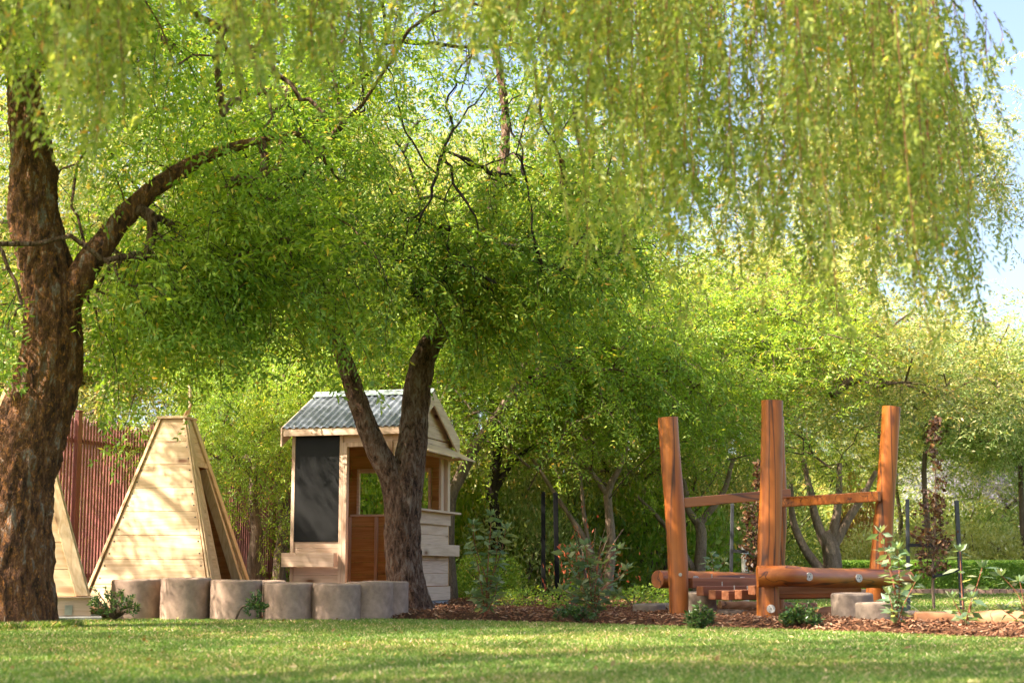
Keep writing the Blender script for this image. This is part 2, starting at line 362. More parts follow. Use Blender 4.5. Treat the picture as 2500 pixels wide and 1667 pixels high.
def place(mb, tmpl, pos, dirs, scale, r, wr=.36, twig=True, m=0, tm=1, tr=.004):
    pick = r.integers(0, len(tmpl), len(pos)); M = frames(dirs, r)
    for k, (P, Dd, Ss, l, tw) in enumerate(tmpl):
        ix = np.where(pick == k)[0]
        if not len(ix): continue
        Mk = M[ix]*1.0; sk = scale[ix][:, None, None]
        PP = (np.einsum('nij,pj->npi', Mk, P)*sk+pos[ix][:, None]).reshape(-1, 3)
        DD = np.einsum('nij,pj->npi', Mk, Dd).reshape(-1, 3); SS = np.einsum('nij,pj->npi', Mk, Ss).reshape(-1, 3)
        ll = (l[None, :]*scale[ix][:, None]).ravel()
        leafquads(mb, PP, DD, SS, ll, ll*wr, m)
        if twig:
            T = np.einsum('nij,pj->npi', Mk, tw)*sk+pos[ix][:, None]      # n,4,3
            nn, kk = T.shape[:2]
            rr = np.linspace(tr, tr*.3, kk)[None, :, None, None]
            a = np.arange(3)/3*2*math.pi
            rg = np.cos(a)[None, None, :, None]*Mk[:, None, None, :, 1]+np.sin(a)[None, None, :, None]*Mk[:, None, None, :, 2]
            V = T[:, :, None]+rr*rg
            i0 = (np.arange(nn)*kk*3)[:, None, None]+(np.arange(kk-1)*3)[None, :, None]; j = np.arange(3)[None, None, :]; j2 = (j+1) % 3
            F = np.stack([i0+j, i0+j2, i0+3+j2, i0+3+j], -1).reshape(-1, 4)
            mb.add(V.reshape(-1, 3), F, tm)

# ------------------------------------------------------------ branching skeleton
def kink(q, rs, r, amp=.05, sub=3):
    q = np.array(q); out, ro = [], []
    for i_ in range(len(q)-1):
        for k_ in range(sub):
            t_ = k_/sub; out.append(q[i_]*(1-t_)+q[i_+1]*t_+(r.normal(size=3)*amp if k_ else 0)); ro.append(rs[i_]*(1-t_)+rs[i_+1]*t_)
    out.append(q[-1]); ro.append(rs[-1]); return out, ro
class Skel:
    """limbs given as polylines; then every attractor is joined to the nearest node"""
    def __init__(s): s.p = []; s.par = []; s.r0 = []; s.paths = []
    def limb(s, pts, radii, parent=-1, step=.3):
        P, Rr = smooth_path(pts, radii, step); ids = [parent] if parent >= 0 else []
        for q, r_ in zip(P, Rr):
            s.p.append(q); s.par.append(ids[-1] if ids else -1); s.r0.append(r_); ids.append(len(s.p)-1)
        return ids
    def grow(s, att, r, sag=.12, jit=.10, allow=None):
        att = np.asarray(att); nn = np.array(s.p); ok = np.array(s.r0) <= (allow if allow else 9)
        base = nn[ok]; dd = np.array([np.min(np.linalg.norm(base-a, axis=1)) for a in att])
        cand = list(np.where(ok)[0]); ends = {}
        for ai in np.argsort(dd):
            a = att[ai]; pos = np.array([s.p[c] for c in cand]); d = np.linalg.norm(pos-a, axis=1)
            cost = d*(1+.35*np.clip(pos[:, 2]-a[2], -1, 1))
            c = cand[int(np.argmin(cost))]; p0 = s.p[c]; L = np.linalg.norm(a-p0)
            if L < .05: ends[ai] = c; continue
            k = max(2, int(L/.35)+1); prev = c; ids = [c]
            for j in range(1, k+1):
                t = j/k; q = p0*(1-t)+a*t+np.array([0, 0, sag*L*math.sin(math.pi*t)])
                if j < k: q = q+r.normal(size=3)*jit*min(L, 1)*.35
                s.p.append(q); s.par.append(prev); s.r0.append(0.0); prev = len(s.p)-1; ids.append(prev); cand.append(prev)
            s.paths.append(ids); ends[ai] = prev
        return [ends[i] for i in range(len(att))]
    def radii(s, ends, tip=.006, expo=.5, cap=.1):
        cnt = np.zeros(len(s.p))
        for e in ends: cnt[e] += 1
        for i in range(len(s.p)-1, -1, -1):
            if s.par[i] >= 0: cnt[s.par[i]] += cnt[i]
        s.cnt = cnt
        return np.minimum(cap, tip*np.maximum(cnt, 1)**expo)
    def mesh(s, mb, rad, seg=5, m=0, minr=0):
        for ids in s.paths:
            rr = rad[ids].copy(); rr[0] = rr[1]*1.05
            if rr[1] < minr: continue
            tube(mb, [s.p[i] for i in ids], rr, seg if rr[1] < .03 else seg+4, None, m, cap=False)

# ------------------------------------------------------------ GROUND
def sheet(name, xs, ys, zf, m, kind='structure', dz=0):
    X, Y = np.meshgrid(xs, ys); Z = zf(X, Y)+dz
    V = np.stack([X, Y, Z], -1).reshape(-1, 3); nx, ny = len(xs), len(ys)
    i = np.arange(ny-1)[:, None]*nx; j = np.arange(nx-1)[None, :]
    F = np.stack([i+j, i+j+1, i+nx+j+1, i+nx+j], -1).reshape(-1, 4)
    mb = MB().add(V, F, 0, True); o = mb.build(name, m); o['kind'] = kind; return o
xs = np.concatenate([np.linspace(-200, -10, 20), np.linspace(-9.5, 7, 110), np.linspace(8, 200, 20)])
ys = np.concatenate([np.linspace(-40, 5, 10), np.linspace(5.5, 20, 100), np.linspace(20.5, 40, 20), np.linspace(45, 400, 20)])
sheet('ground', xs, ys, gz, LAWN)
# mulch bed
bx = np.linspace(-9, 7, 140); tt = np.linspace(0, 1, 90)
f_, b_ = edge_front(bx)+.03*np.sin(bx*9)+.02*np.sin(bx*23), edge_back(bx)
Y = f_[None, :]+(b_-f_)[None, :]*(tt[:, None]**1.6); X = np.repeat(bx[None, :], 90, 0)
V = np.stack([X, Y, gz(X, Y)+.004+.012*(np.sin(X*7+Y*5)*np.sin(Y*6.1-X*3))*sstep(.15, .6, Y-f_[None, :])+.008*sstep(0.0, .2, Y-f_[None, :])], -1).reshape(-1, 3)
i = np.arange(89)[:, None]*140; j = np.arange(139)[None, :]
o = MB().add(V, np.stack([i+j, i+j+1, i+140+j+1, i+140+j], -1).reshape(-1, 4), 0, True).build('mulch_bed', MULCH); o['kind'] = 'structure'
# chips
n = 52000
y = 9.2+13*rng.random(n)**1.7; x = (rng.random(n)*2-1)*(y*.36+.3)
k = (y > edge_front(x)+.02*rng.random(n)) & (y < edge_back(x)); x, y = x[k], y[k]; n = len(x)
ln = .018+.05*rng.random(n)**2; wd = .006+.014*rng.random(n); th = .003+.004*rng.random(n)
ya = rng.random(n)*6.283; ti = rng.normal(size=n)*.35
a = np.stack([np.cos(ya)*np.cos(ti), np.sin(ya)*np.cos(ti), np.sin(ti)], 1); b = unit(np.cross(a, unit(np.array([0, 0, 1.])+.35*rng.normal(size=(n, 3))))); c = np.cross(a, b)
ctr = np.stack([x, y, gz(x, y)+.012+.022*rng.random(n)], 1)
cor = np.array([(-1, -.7, -1), (1, -1, -1), (1, .8, -1), (-1, 1, -1), (-.9, -.7, 1), (1, -.8, 1), (.9, .8, 1), (-1, .9, 1)])*.5
V = ctr[:, None]+cor[None, :, 0:1]*(a*ln[:, None])[:, None]+cor[None, :, 1:2]*(b*wd[:, None])[:, None]+cor[None, :, 2:3]*(c*th[:, None])[:, None]
Fb = np.array([(0, 3, 2, 1), (4, 5, 6, 7), (0, 1, 5, 4), (1, 2, 6, 5), (2, 3, 7, 6), (3, 0, 4, 7)])
o = MB().add(V.reshape(-1, 3), (np.arange(n)[:, None, None]*8+Fb[None]).reshape(-1, 4)).build('mulch', CHIP)
tag(o, 'reddish brown bark chips scattered over the garden bed', 'mulch', None, 'stuff')
# grass
def grass(name, x, y, label, hs=1.0):
    n = len(x); z = gz(x, y); d = y
    h = (.018+.022*rng.random(n))*hs; wv = (.0018+.0016*rng.random(n))*(1+d/9)
    ya = rng.random(n)*6.283; le = rng.normal(size=(n, 2))*.5
    p = np.stack([x, y, z-.002], 1); s_ = np.stack([np.cos(ya), np.sin(ya), 0*ya], 1)*wv[:, None]
    tip = p+np.stack([le[:, 0]*h, le[:, 1]*h, h], 1); mid = p+np.stack([le[:, 0]*h*.35, le[:, 1]*h*.35, h*.6], 1)
    V = np.stack([p-s_, p+s_, mid+s_*.7, tip, mid-s_*.7], 1).reshape(-1, 3)
    o = MB().add(V, np.arange(n*5).reshape(n, 5)).build(name, GRASS); tag(o, label, 'grass', None, 'stuff')
n = 520000
u = rng.random(n); y = 4.6*(13.9/4.6)**u; x = (rng.random(n)*2-1)*(y*.345+.25)
k = y < edge_front(x)+.05*rng.random(n)-.01; grass('grass', x[k], y[k], 'short green lawn grass in dappled shade in front of the garden bed')
n = 9000; aa = rng.random(n)*6.283; rr_g = .33+.16*rng.random(n)**1.5; bx_, by_ = D2(20, 1445, 11.4)[:2]
grass('grass', bx_+np.cos(aa)*rr_g, by_+np.sin(aa)*rr_g, 'longer grass tufts ringing the foot of the large left trunk', 2.1)
n = 150000
y = 10.5*(30/10.5)**rng.random(n); x = .5+rng.random(n)*(y*.36)
k = (y > edge_back(x)+.02); grass('grass', x[k], y[k], 'sunlit short grass beyond the logs and the climbing frame', 1.2)

n = 420; y = 6.3+7*rng.random(n)**1.2; x = (rng.random(n)*2-1)*(y*.35)
k = y < edge_front(x); x, y = x[k], y[k]; n = len(x)
Dn = unit(np.stack([rng.normal(size=n), rng.normal(size=n), .35*rng.normal(size=n)], 1)); Sn = unit(np.cross(Dn, np.array([0, 0, 1.])+.5*rng.normal(size=(n, 3))))
mb = MB(); l_ = .02+.025*rng.random(n); leafquads(mb, np.stack([x, y, gz(x, y)+.026+.008*rng.random(n)], 1), Dn, Sn, l_, l_*.5)
L_DRY = leaf_mat('leaf_dry', S((0, (.16, .09, .03)), (.6, (.34, .24, .08)), (1, (.45, .36, .16))), .25, gain=1, warm=(1, 1, 1))
tag(mb.build('fallen_leaves', L_DRY), 'small dry leaves scattered over the lawn', 'leaves', None, 'stuff')
# ------------------------------------------------------------ TREES
SP_MID = [spray(.55, 9, .17, 4, .3, .056, s) for s in range(8)]
SP_FAR = [spray(.60, 9, .18, 3, .35, .070, 20+s) for s in range(6)]
def ball(n, c, rad, r, shell=.45, zmin=-1):
    v = unit(r.normal(size=(n, 3))); v[:, 2] = np.maximum(v[:, 2], zmin); q = (shell+(1-shell)*r.random(n))**.7
    return np.asarray(c)+v*np.asarray(rad)*q[:, None]
def crown_sprays(mb, att, centre, per, spread, r, tm, sprs, smin=.75, smax=1.2, down=.15, wr=.36, zlow=None, bare=None):
    pos = np.repeat(att, per, 0)+r.normal(size=(len(att)*per, 3))*spread
    out = pos-np.repeat(att, per, 0); dirs = unit(unit(out)+.5*unit(pos-centre)+np.array([0, 0, -down])+.35*r.normal(size=pos.shape))
    if zlow is not None:
        k = pos[:, 2] > zlow; pos, dirs = pos[k], dirs[k]
    if bare:
        k = cmask(pos-dirs*.25, bare) & cmask(pos+dirs*.05, bare) & cmask(pos+dirs*.33-[0, 0, .12], bare); pos, dirs = pos[k], dirs[k]
    place(mb, sprs, pos-dirs*.25, dirs, smin+(smax-smin)*r.random(len(pos)), r, wr, True, 0, tm)

def topix(P):
    P = np.asarray(P); X, Y_, Z = P[:, 0], P[:, 1], P[:, 2]-CAMH
    f = Y_*cp+Z*sp; v = -Y_*sp+Z*cp
    return 1250+FPX0*X/f, 833.5-FPX0*v/f
def cmask(P, specs):
    """True for the twigs that do not hang in front of the bare limbs"""
    px, py = topix(P); keep = np.ones(len(P), bool)
    for path, rpx, dmax in specs:
        pth = np.array(path)*1.063
        for a, b in zip(pth[:-1], pth[1:]):
            t = np.clip(((px-a[0])*(b-a)[0]+(py-a[1])*(b-a)[1])/((b-a)@(b-a)), 0, 1)
            keep &= ~((np.hypot(px-a[0]-t*(b-a)[0], py-a[1]-t*(b-a)[1]) < rpx) & (P[:, 1] < dmax))
    return keep
def clear(att, path, rpx, dmax):
    """drop the clusters that hang in front of a limb (polyline in 2352 px units), which the photograph shows bare"""
    px, py = topix(att); keep = np.ones(len(att), bool); pth = np.array(path)*1.063
    for a, b in zip(pth[:-1], pth[1:]):
        t = np.clip(((px-a[0])*(b-a)[0]+(py-a[1])*(b-a)[1])/((b-a)@(b-a)), 0, 1)
        keep &= ~((np.hypot(px-a[0]-t*(b-a)[0], py-a[1]-t*(b-a)[1]) < rpx) & (att[:, 1] < dmax))
    return att[keep]
# --- left tree, near
base = np.array([*D2(25, 1440, 11.4)[:2], 0.0])
lt = thing('leaning_tree', 'large tree with thick reddish trunk at the left edge and one rising limb', 'tree', base)
mb = MB()
tr = [D2(18, 1458, 11.4), D2(21, 1400, 11.4), D2(32, 1130, 11.42), D2(66, 1000, 11.45), D2(98, 900, 11.5), D2(120, 780, 11.5), D2(108, 640, 11.52), D2(76, 500, 11.55), D2(76, 400, 11.6), D2(66, 300, 11.65), D2(50, 180, 11.7), D2(30, 60, 11.7), D2(0, -120, 11.6)]
rr = [.385, .31, .262, .25, .24, .21, .19, .18, .165, .14, .11, .09, .06]
tube(mb, tr, rr, 84, .03, 0, rough=.026, freq=9, flute=.05)
limb = [D2(112, 760, 11.5), D2(165, 668, 11.5), D2(215, 590, 11.55), D2(300, 482, 11.6), D2(400, 400, 11.65), D2(500, 350, 11.7), D2(600, 322, 11.8), D2(680, 305, 11.9)]
lr = [.125, .115, .098, .078, .062, .044, .028, .016]
tube(mb, limb, lr, 30, .05, 0, rough=.012)
mb.build('trunk', B_LEFT, lt, base)
sk = Skel(); a = sk.limb(tr[8:], rr[8:]); sk.limb(limb[3:], lr[3:])
l2 = [D2(50, 180, 11.7), D2(190, 20, 11.6), D2(300, 40, 11.45), D2(400, 115, 11.3)]; sk.limb(l2, [.09, .075, .06, .04]); 
mb = MB(); tube(mb, l2, [.09, .075, .06, .03], 16, .08, 0, rough=.01)
for pts, r_ in (([(420, 0), (480, 50), (560, 95), (620, 135), (690, 230), (740, 260)], .032), ([(560, 95), (600, 170), (620, 240), (600, 300)], .018), ([(480, 50), (520, 110), (560, 190), (550, 230)], .016)):
    q, rs = kink([D2(px, py, 11.0) for px, py in pts], list(np.linspace(r_*.9, r_*.4, len(pts))), rng, .02)
    tube(mb, q, rs, 10, .1, 0, rough=.004); sk.limb(q, rs)
att = np.vstack([ball(175, base+[.5, .2, 5.4], (3.5, 3.0, 2.1), rng, .3), ball(24, D2(330, 660, 11.8), (.9, .9, .62), rng, .2), ball(25, D2(330, 560, 11.8), (.9, .8, .7), rng, .2), ball(22, D2(640, 560, 12.1), (.95, .9, .7), rng, .2), ball(14, D2(560, 640, 12.3), (.8, .8, .4), rng, .2),
                 ball(5, D2(35, 740, 10.9), (.16, .25, .42), rng, .2), ball(4, D2(290, 830, 11.9), (.45, .4, .22), rng, .2), ball(26, D2(150, 60, 11.0), (1.0, .8, .5), rng, .2)])
att = att[(att[:, 2] > 2.0)]
att = clear(att, [(60, 200), (80, 400), (110, 640), (130, 900), (60, 1100)], 90, 12.0)
att = np.vstack([att, [D2(30, 800, 10.85), D2(50, 700, 10.9), D2(20, 620, 10.9), D2(-20, 760, 10.8), D2(0, 700, 10.8), D2(5, 620, 10.85), D2(-10, 560, 10.9)]])
ends = sk.grow(att, rng, allow=.1); rad = sk.radii(ends, .006, .48, .06); sk.mesh(mb, rad, 5)
mb.build('branches', B_MID, lt, base)
mb = MB(); crown_sprays(mb, att, base+[0, 0, 4.5], 7, .27, rng, 1, SP_MID, bare=[([(75, 200), (80, 400), (115, 640), (140, 800), (120, 950), (60, 1150)], 78, 12.3), ([(130, 720), (170, 650), (215, 590), (300, 482), (350, 440)], 46, 12.3), ([(740, 1010), (740, 1230)], 95, 16.3), ([(372, 925), (392, 965)], 62, 13.0), ([(430, 0), (560, 95), (690, 230)], 16, 11.6)])
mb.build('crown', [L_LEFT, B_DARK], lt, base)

# --- tree in front of the playhouse
base = D2(940, 1398, 14.5)
ht = thing('forked_tree', 'brown barked tree forking low in front of the timber playhouse', 'tree', base)
mb = MB()
t0 = [D2(942, 1412, 14.5), D2(938, 1385, 14.5), D2(930, 1330, 14.5), D2(924, 1250, 14.5), D2(924, 1170, 14.5), D2(935, 1090, 14.52), D2(946, 1020, 14.55), D2(952, 950, 14.6), D2(962, 870, 14.6), D2(984, 800, 14.65), D2(1040, 715, 14.7), D2(1080, 665, 14.7), D2(1105, 560, 14.75), D2(1150, 400, 14.8), D2(1160, 250, 14.9), D2(1130, 80, 15.0)]
r0 = [.235, .20, .170, .160, .168, .150, .135, .128, .122, .105, .088, .088, .062, .05, .04, .03]
tube(mb, t0, r0, 72, .035, 0, rough=.016, freq=9, flute=.05)
t1 = [D2(915, 1160, 14.5), D2(900, 1095, 14.47), D2(862, 1025, 14.42), D2(825, 930, 14.38), D2(797, 845, 14.35), D2(776, 790, 14.3), D2(742, 700, 14.3), D2(720, 590, 14.3), D2(690, 440, 14.2), D2(650, 280, 14.1)]
r1 = [.13, .118, .104, .093, .083, .072, .07, .06, .045, .03]
tube(mb, t1, r1, 36, .05, 0, rough=.009)
mb.build('trunk', B_MID, ht, base)
sk = Skel(); sk.limb(t0[9:], r0[9:]); sk.limb(t1[5:], r1[5:]); mb = MB()
hub = (1018, 345)
twl = [([(1150, 400), (1090, 380), hub], .035), ([hub, (1005, 400), (975, 480), (950, 540)], .024), ([hub, (1040, 300), (1030, 220), (1060, 150), (1090, 90)], .022), ([hub, (1040, 420), (1080, 480), (1105, 540)], .022),
       ([(1005, 400), (930, 300), (900, 170), (880, 100)], .014), ([hub, (1100, 385), (1180, 350), (1250, 405)], .016), ([(975, 480), (940, 500), (925, 600)], .012), ([(1040, 300), (1090, 240), (1180, 130)], .013),
       ([(1160, 250), (1200, 340), (1215, 460), (1230, 560)], .018), ([(1040, 420), (1020, 480), (1040, 600)], .01), ([(850, 170), (780, 180), (770, 300), (800, 360)], .016), ([(880, 100), (1000, 100), (1130, 108), (1290, 95)], .03), ([(1290, 95), (1240, 240), (1290, 370)], .02), ([(690, 440), (700, 330), (760, 230), (850, 170), (880, 100)], .04)]
for pts, r_ in twl:
    q, rs = kink([D2(px, py, 13.3+.06*math.sin(px*.05)) for px, py in pts], list(np.linspace(r_*.72, r_*.3, len(pts))), rng, .018)
    tube(mb, q, rs, 9, .05, 0, rough=.004); sk.limb(q, rs)
cc = D2(980, 380, 14.5)
att = np.vstack([ball(190, cc+[0, .3, .7], (3.5, 2.9, 2.6), rng, .4), ball(34, D2(760, 500, 13.8), (1.5, 1.1, .85), rng, .2), ball(30, D2(1180, 540, 13.9), (1.1, 1.0, .8), rng, .3), ball(20, D2(1330, 540, 14.2), (.9, .8, .7), rng, .2), ball(12, D2(600, 740, 13.6), (.7, .6, .28), rng, .2), ball(12, D2(1120, 720, 14.6), (.5, .6, .3), rng, .2), ball(9, D2(1040, 690, 13.9), (.4, .3, .25), rng, .2), ball(8, D2(770, 700, 13.7), (.4, .3, .25), rng, .2), ball(16, D2(620, 380, 12.8), (.8, .6, .5), rng, .2)])
att = att[att[:, 2] > 2.62]
att = clear(att, [(1000, 260), (1018, 345), (1040, 440)], 85, 14.3)
att = clear(att, [(780, 880), (860, 1020)], 100, 15.2); att = clear(att, [(970, 880), (950, 1000)], 70, 15.2)
ends = sk.grow(att, rng, allow=.07); rad = sk.radii(ends, .006, .48, .06); sk.mesh(mb, rad, 5)
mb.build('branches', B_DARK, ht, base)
mb = MB(); crown_sprays(mb, att, cc, 6, .27, rng, 1, SP_MID, bare=[([(778, 815), (860, 1020), (925, 1150)], 40, 15.2), ([(990, 800), (950, 1000)], 45, 15.2), ([(1018, 300), (1018, 345), (1050, 430)], 34, 13.4), ([(735, 960), (740, 1230)], 150, 16.4)])
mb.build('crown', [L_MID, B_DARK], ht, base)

# --- weeping tree above the camera, trunk left of the picture
base = np.array([-2.9, 4.6, 0.0])
wt = thing('weeping_tree', 'weeping tree whose yellow green strands hang across the top of the picture', 'tree', base)
mb = MB()
tr = [base+[0, 0, -.1], base+[.05, .05, .9], base+[.15, .2, 2.0], base+[.5, .4, 3.1], base+[1.3, .9, 3.9], base+[2.4, 1.2, 4.4], base+[3.8, 1.3, 4.5], base+[5.2, 1.5, 4.2], base+[6.2, 1.7, 3.8]]
rr = [.24, .2, .17, .15, .11, .09, .07, .05, .03]
tube(mb, tr, rr, 24, .08, 0, rough=.012)
t2 = [base+[.15, .2, 2.0], base+[-.3, .8, 3.2], base+[-.2, 1.6, 4.2], base+[.6, 2.6, 4.6], base+[2, 3.2, 4.6], base+[4, 3.0, 4.6]]; r2 = [.12, .11, .09, .07, .05, .03]
tube(mb, t2, r2, 20, .08, 0, rough=.01); mb.build('trunk', B_LEFT, wt, base)
sk = Skel(); sk.limb(tr[3:], rr[3:]); sk.limb(t2[1:], r2[1:])
# strand tops and lengths: (px range, bottom py range, depth range, count) in 2352 px units
cur = [(0, 120, 60, 260, 5.2, 7.0, 26), (60, 330, 120, 330, 5.0, 7.0, 46), (170, 260, 380, 450, 5.6, 6.6, 12), (560, 640, 180, 270, 5.5, 6.8, 26), (690, 810, 120, 240, 5.5, 6.8, 34), (925, 985, 120, 200, 5.6, 6.6, 16), (1060, 1130, 80, 150, 5.6, 6.6, 16), (330, 560, 20, 90, 5.5, 6.8, 24), (1130, 1290, 60, 240, 6.0, 7.5, 24),
       (1260, 1400, 150, 430, 6.2, 8.0, 34), (1290, 1440, 500, 660, 6.4, 8.0, 16), (1400, 1620, 400, 700, 6.2, 8.4, 56), (1600, 1760, 480, 800, 6.2, 8.4, 48), (1760, 1900, 350, 660, 6.2, 8.4, 32), (1850, 2060, 450, 820, 6.2, 8.4, 52), (2030, 2180, 500, 860, 6.4, 8.4, 40), (2110, 2200, 600, 860, 6.6, 8.0, 16), (1900, 2160, 120, 420, 6.2, 8.0, 30), (1250, 2050, 40, 260, 6.0, 8.2, 50), (2190, 2330, 120, 420, 6.6, 8.0, 14)]
tops, lens = [], []
for x0, x1, y0, y1, d0, d1, n in cur:
    cl = [(random.uniform(x0, x1), random.uniform(d0, d1)*.86, random.uniform(y0, y1)) for _ in range(max(3, n//3))]
    for _ in range(int(n*.68)):
        cx_, cd_, cy_ = random.choice(cl); d = cd_+random.gauss(0, .25); px = cx_+random.gauss(0, 30); y1_ = cy_; y0_ = cy_-170; b = D2(px, random.uniform(y0_, y1_), d)
        zt = D2(px, 0, d)[2]+random.uniform(.05, .9)
        if px > 2040: zt = min(zt, D2(px, max(0, (px-2160)*.7), d)[2]+random.uniform(-.1, .25))
        tops.append((b[0], b[1], zt)); lens.append(max(.3, zt-b[2]))
tops = np.array(tops); lens = np.array(lens)
# strands over the right outline lean outwards
an = tops[rng.permutation(len(tops))[:150]]+np.array([0, 0, .1])
cano = np.vstack([ball(85, base+[1.6, 1.6, 5.0], (3.0, 2.6, .8), rng, .2), ball(22, base+[-.6, .3, 4.4], (2.0, 2.2, .9), rng, .2)])
cano = cano[cano[:, 2] > CAMH+1.2+cano[:, 1]*.365]
att = np.vstack([an, cano]); ends = sk.grow(att, rng, sag=.2, allow=.09)
mb = MB(); rad = sk.radii(ends, .005, .5, .06); sk.mesh(mb, rad, 5); mb.build('branches', B_DARK, wt, base)
mb = MB(); P, Dd, Ss, l = [], [], [], []
for (x, y, z), L in zip(tops, lens):
    ph, am = random.uniform(0, 6.28), random.uniform(.03, .11)
    lx = random.gauss(0, .05)+max(0, x-.8)*.09; ly = random.uniform(-.04, .04)
    f = lambda t: np.array([x+lx*t*L+am*math.sin(ph+t*3.4)*t, y+ly*t*L+am*math.cos(ph+t*2.6)*t, z-L*t])
    tube(mb, [f(t) for t in np.linspace(0, 1, 6)], np.linspace(.002, .001, 6), 4, None, 2, cap=False)
    nn = int(L*19)+2
    for q in range(nn):
        t = (q+random.random())/nn; p = f(t); az = random.uniform(0, 6.28)
        rd = np.array([math.cos(az)*.6, math.sin(az)*.6, -.75-.4*random.random()]); rd /= np.linalg.norm(rd)
        side = unit(np.cross(rd, rng.normal(size=3))); m_ = 5; lrl = random.uniform(.07, .15)
        for e in range(m_):
            pp = p+rd*lrl*(e+.6)/m_+np.array([0, 0, -.02*e/m_])
            for s_ in (-1, 1):
                d = unit(rd*.9+side*s_*.55+.15*rng.normal(size=3)); P.append(pp); Dd.append(d); Ss.append(unit(np.cross(d, rng.normal(size=3)))); l.append(random.uniform(.022, .044))
leafquads(mb, np.array(P), np.array(Dd), np.array(Ss), np.array(l), np.array(l)*.34)
crown_sprays(mb, cano, base+[0, 0, 3.5], 4, .32, rng, 1, SP_MID)
mb.build('crown', [L_WEEP, B_DARK, STRANDM], wt, base)

# --- background trees: three shared crowns
def crown_tmpl(seed, rh, rv, natt, per, sprs, lobes=5):
    r = np.random.default_rng(seed); sk = Skel()
    sk.limb([np.array([0, 0, -rv*.9]), np.array([.1, 0, -rv*.3]), np.array([-.1, .1, rv*.5])], [.1, .08, .04])
    lb = [(np.zeros(3), np.array([rh*.8, rh*.8, rv*.8]))]
    for k in range(lobes):
        a_ = k/lobes*6.28+r.random(); zz = r.uniform(-.5, .55)*rv
        lb.append((np.array([math.cos(a_)*rh*.55, math.sin(a_)*rh*.55, zz]), np.array([rh*.5, rh*.5, rv*.38])*r.uniform(.8, 1.15)))
    att = np.vstack([ball(natt//len(lb), c_, rd_, r, .5) for c_, rd_ in lb])
    ends = sk.grow(att, r); rad = sk.radii(ends, .008, .5, .1)
    mb = MB(); sk.mesh(mb, rad, 4, 0, .009); br = mb
    mb = MB(); crown_sprays(mb, att, np.zeros(3), per, .34, r, 1, sprs, down=.25, wr=.33); return br, mb
TM = []
for k, (rh, rv, na, per, lm, bm) in enumerate([(2.7, 2.3, 190, 6, L_FAR, B_FAR), (2.4, 3.2, 210, 6, L_FAR, B_FAR), (2.6, 2.2, 180, 6, L_FARY, B_FAR), (2.8, 2.0, 120, 5, L_LEFT, B_FAR)]):
    br, cr = crown_tmpl(100+k, rh, rv, na, per, SP_FAR)
    ob = br.build('branches', bm); oc = cr.build('crown', [lm, bm])
    TM.append((ob.data, oc.data)); C.objects.unlink(ob); C.objects.unlink(oc); bpy.data.objects.remove(ob); bpy.data.objects.remove(oc)
def far_tree(label, px, d, k, zc, sx=1, sz=1, rot=0, trunks=None, tm=B_FAR, leaf=None, name='broadleaf_tree', tr=.09):
    x = (px-1250)/FPX0*d/cp*.98
    base = np.array([x, d, float(gz(x, d))])
    t = thing(name, label, 'tree', base, 0, 'trees behind the playground')
    for nm, me in zip(('branches', 'crown'), TM[k]):
        o = bpy.data.objects.new(nm, me); C.objects.link(o); o.parent = t
        o.location = (0, 0, zc-base[2]); o.rotation_euler = (0, 0, rot); o.scale = (sx, sx, sz)
        if nm == 'crown' and leaf:
            o.material_slots[0].link = 'OBJECT'; o.material_slots[0].material = leaf
    mb = MB()
    if trunks is None:
        r = np.random.default_rng(abs(int(px))); q = [base+[0, 0, -.1]]
        for z in np.linspace(.5, zc, 5): q.append(base+[r.normal()*.05, r.normal()*.05, z])
        tube(mb, q, np.linspace(tr, tr*.4, 6), 12, .2, 0, rough=.01)
        for _ in range(3 if tr > .1 else 0):
            a_ = r.random()*6.28; tube(mb, [q[2], q[2]+np.array([math.cos(a_)*.5, math.sin(a_)*.4, .7]), q[3]+np.array([math.cos(a_)*1.2, math.sin(a_)*1.2, .8])], [tr*.5, tr*.4, tr*.15], 8, .25, 0)
    else:
        for pts, r_a, r_b in trunks:
            q = [D(a_, b_, d) for a_, b_ in pts]; tube(mb, q, np.linspace(r_a, r_b, len(q)), 14, .12, 0, rough=.008)
    mb.build('trunk', tm, t, base)
    return t
far_tree('leafy tree rising behind the red fence beside the left trunk', 60, 21, 1, 4.6, 1.0, 1.05, 0)
far_tree('leafy tree standing behind the red fence above the large tipi', 440, 22.5, 1, 4.9, 1.05, 1.05, 1.3)
far_tree('leafy tree drooping beside the red fence between tipi and playhouse', 690, 19.6, 0, 2.7, .62, .8, 2.2, leaf=L_LEFT)
far_tree('low tree with drooping foliage between the large tipi and the playhouse', 625, 18.4, 0, 1.75, .50, .62, 3.7, leaf=L_LEFT)
far_tree('tall tree directly behind the playhouse roof', 900, 25, 1, 4.7, 1.1, 1.1, 3.0)
far_tree('leaning tree whose slanting trunk rises right of the playhouse', 1290, 20, 0, 3.2, .95, .85, .8, leaf=L_LEFT,
         trunks=[([(1100, 1465), (1092, 1330), (1098, 1220), (1120, 1170), (1170, 1075), (1225, 1000), (1262, 935), (1290, 870), (1330, 800)], .10, .035), ([(1250, 965), (1310, 925), (1369, 891), (1417, 866), (1474, 853), (1540, 850)], .045, .02)])
far_tree('dark trunked tree in shade beside the slanting trunk', 1215, 23, 1, 4.8, .95, 1.0, 2.0,
         trunks=[([(1210, 1450), (1215, 1330), (1200, 1200), (1215, 1100), (1200, 950)], .12, .06), ([(1205, 1200), (1250, 1130), (1300, 1090)], .06, .03)], tm=B_DARK)
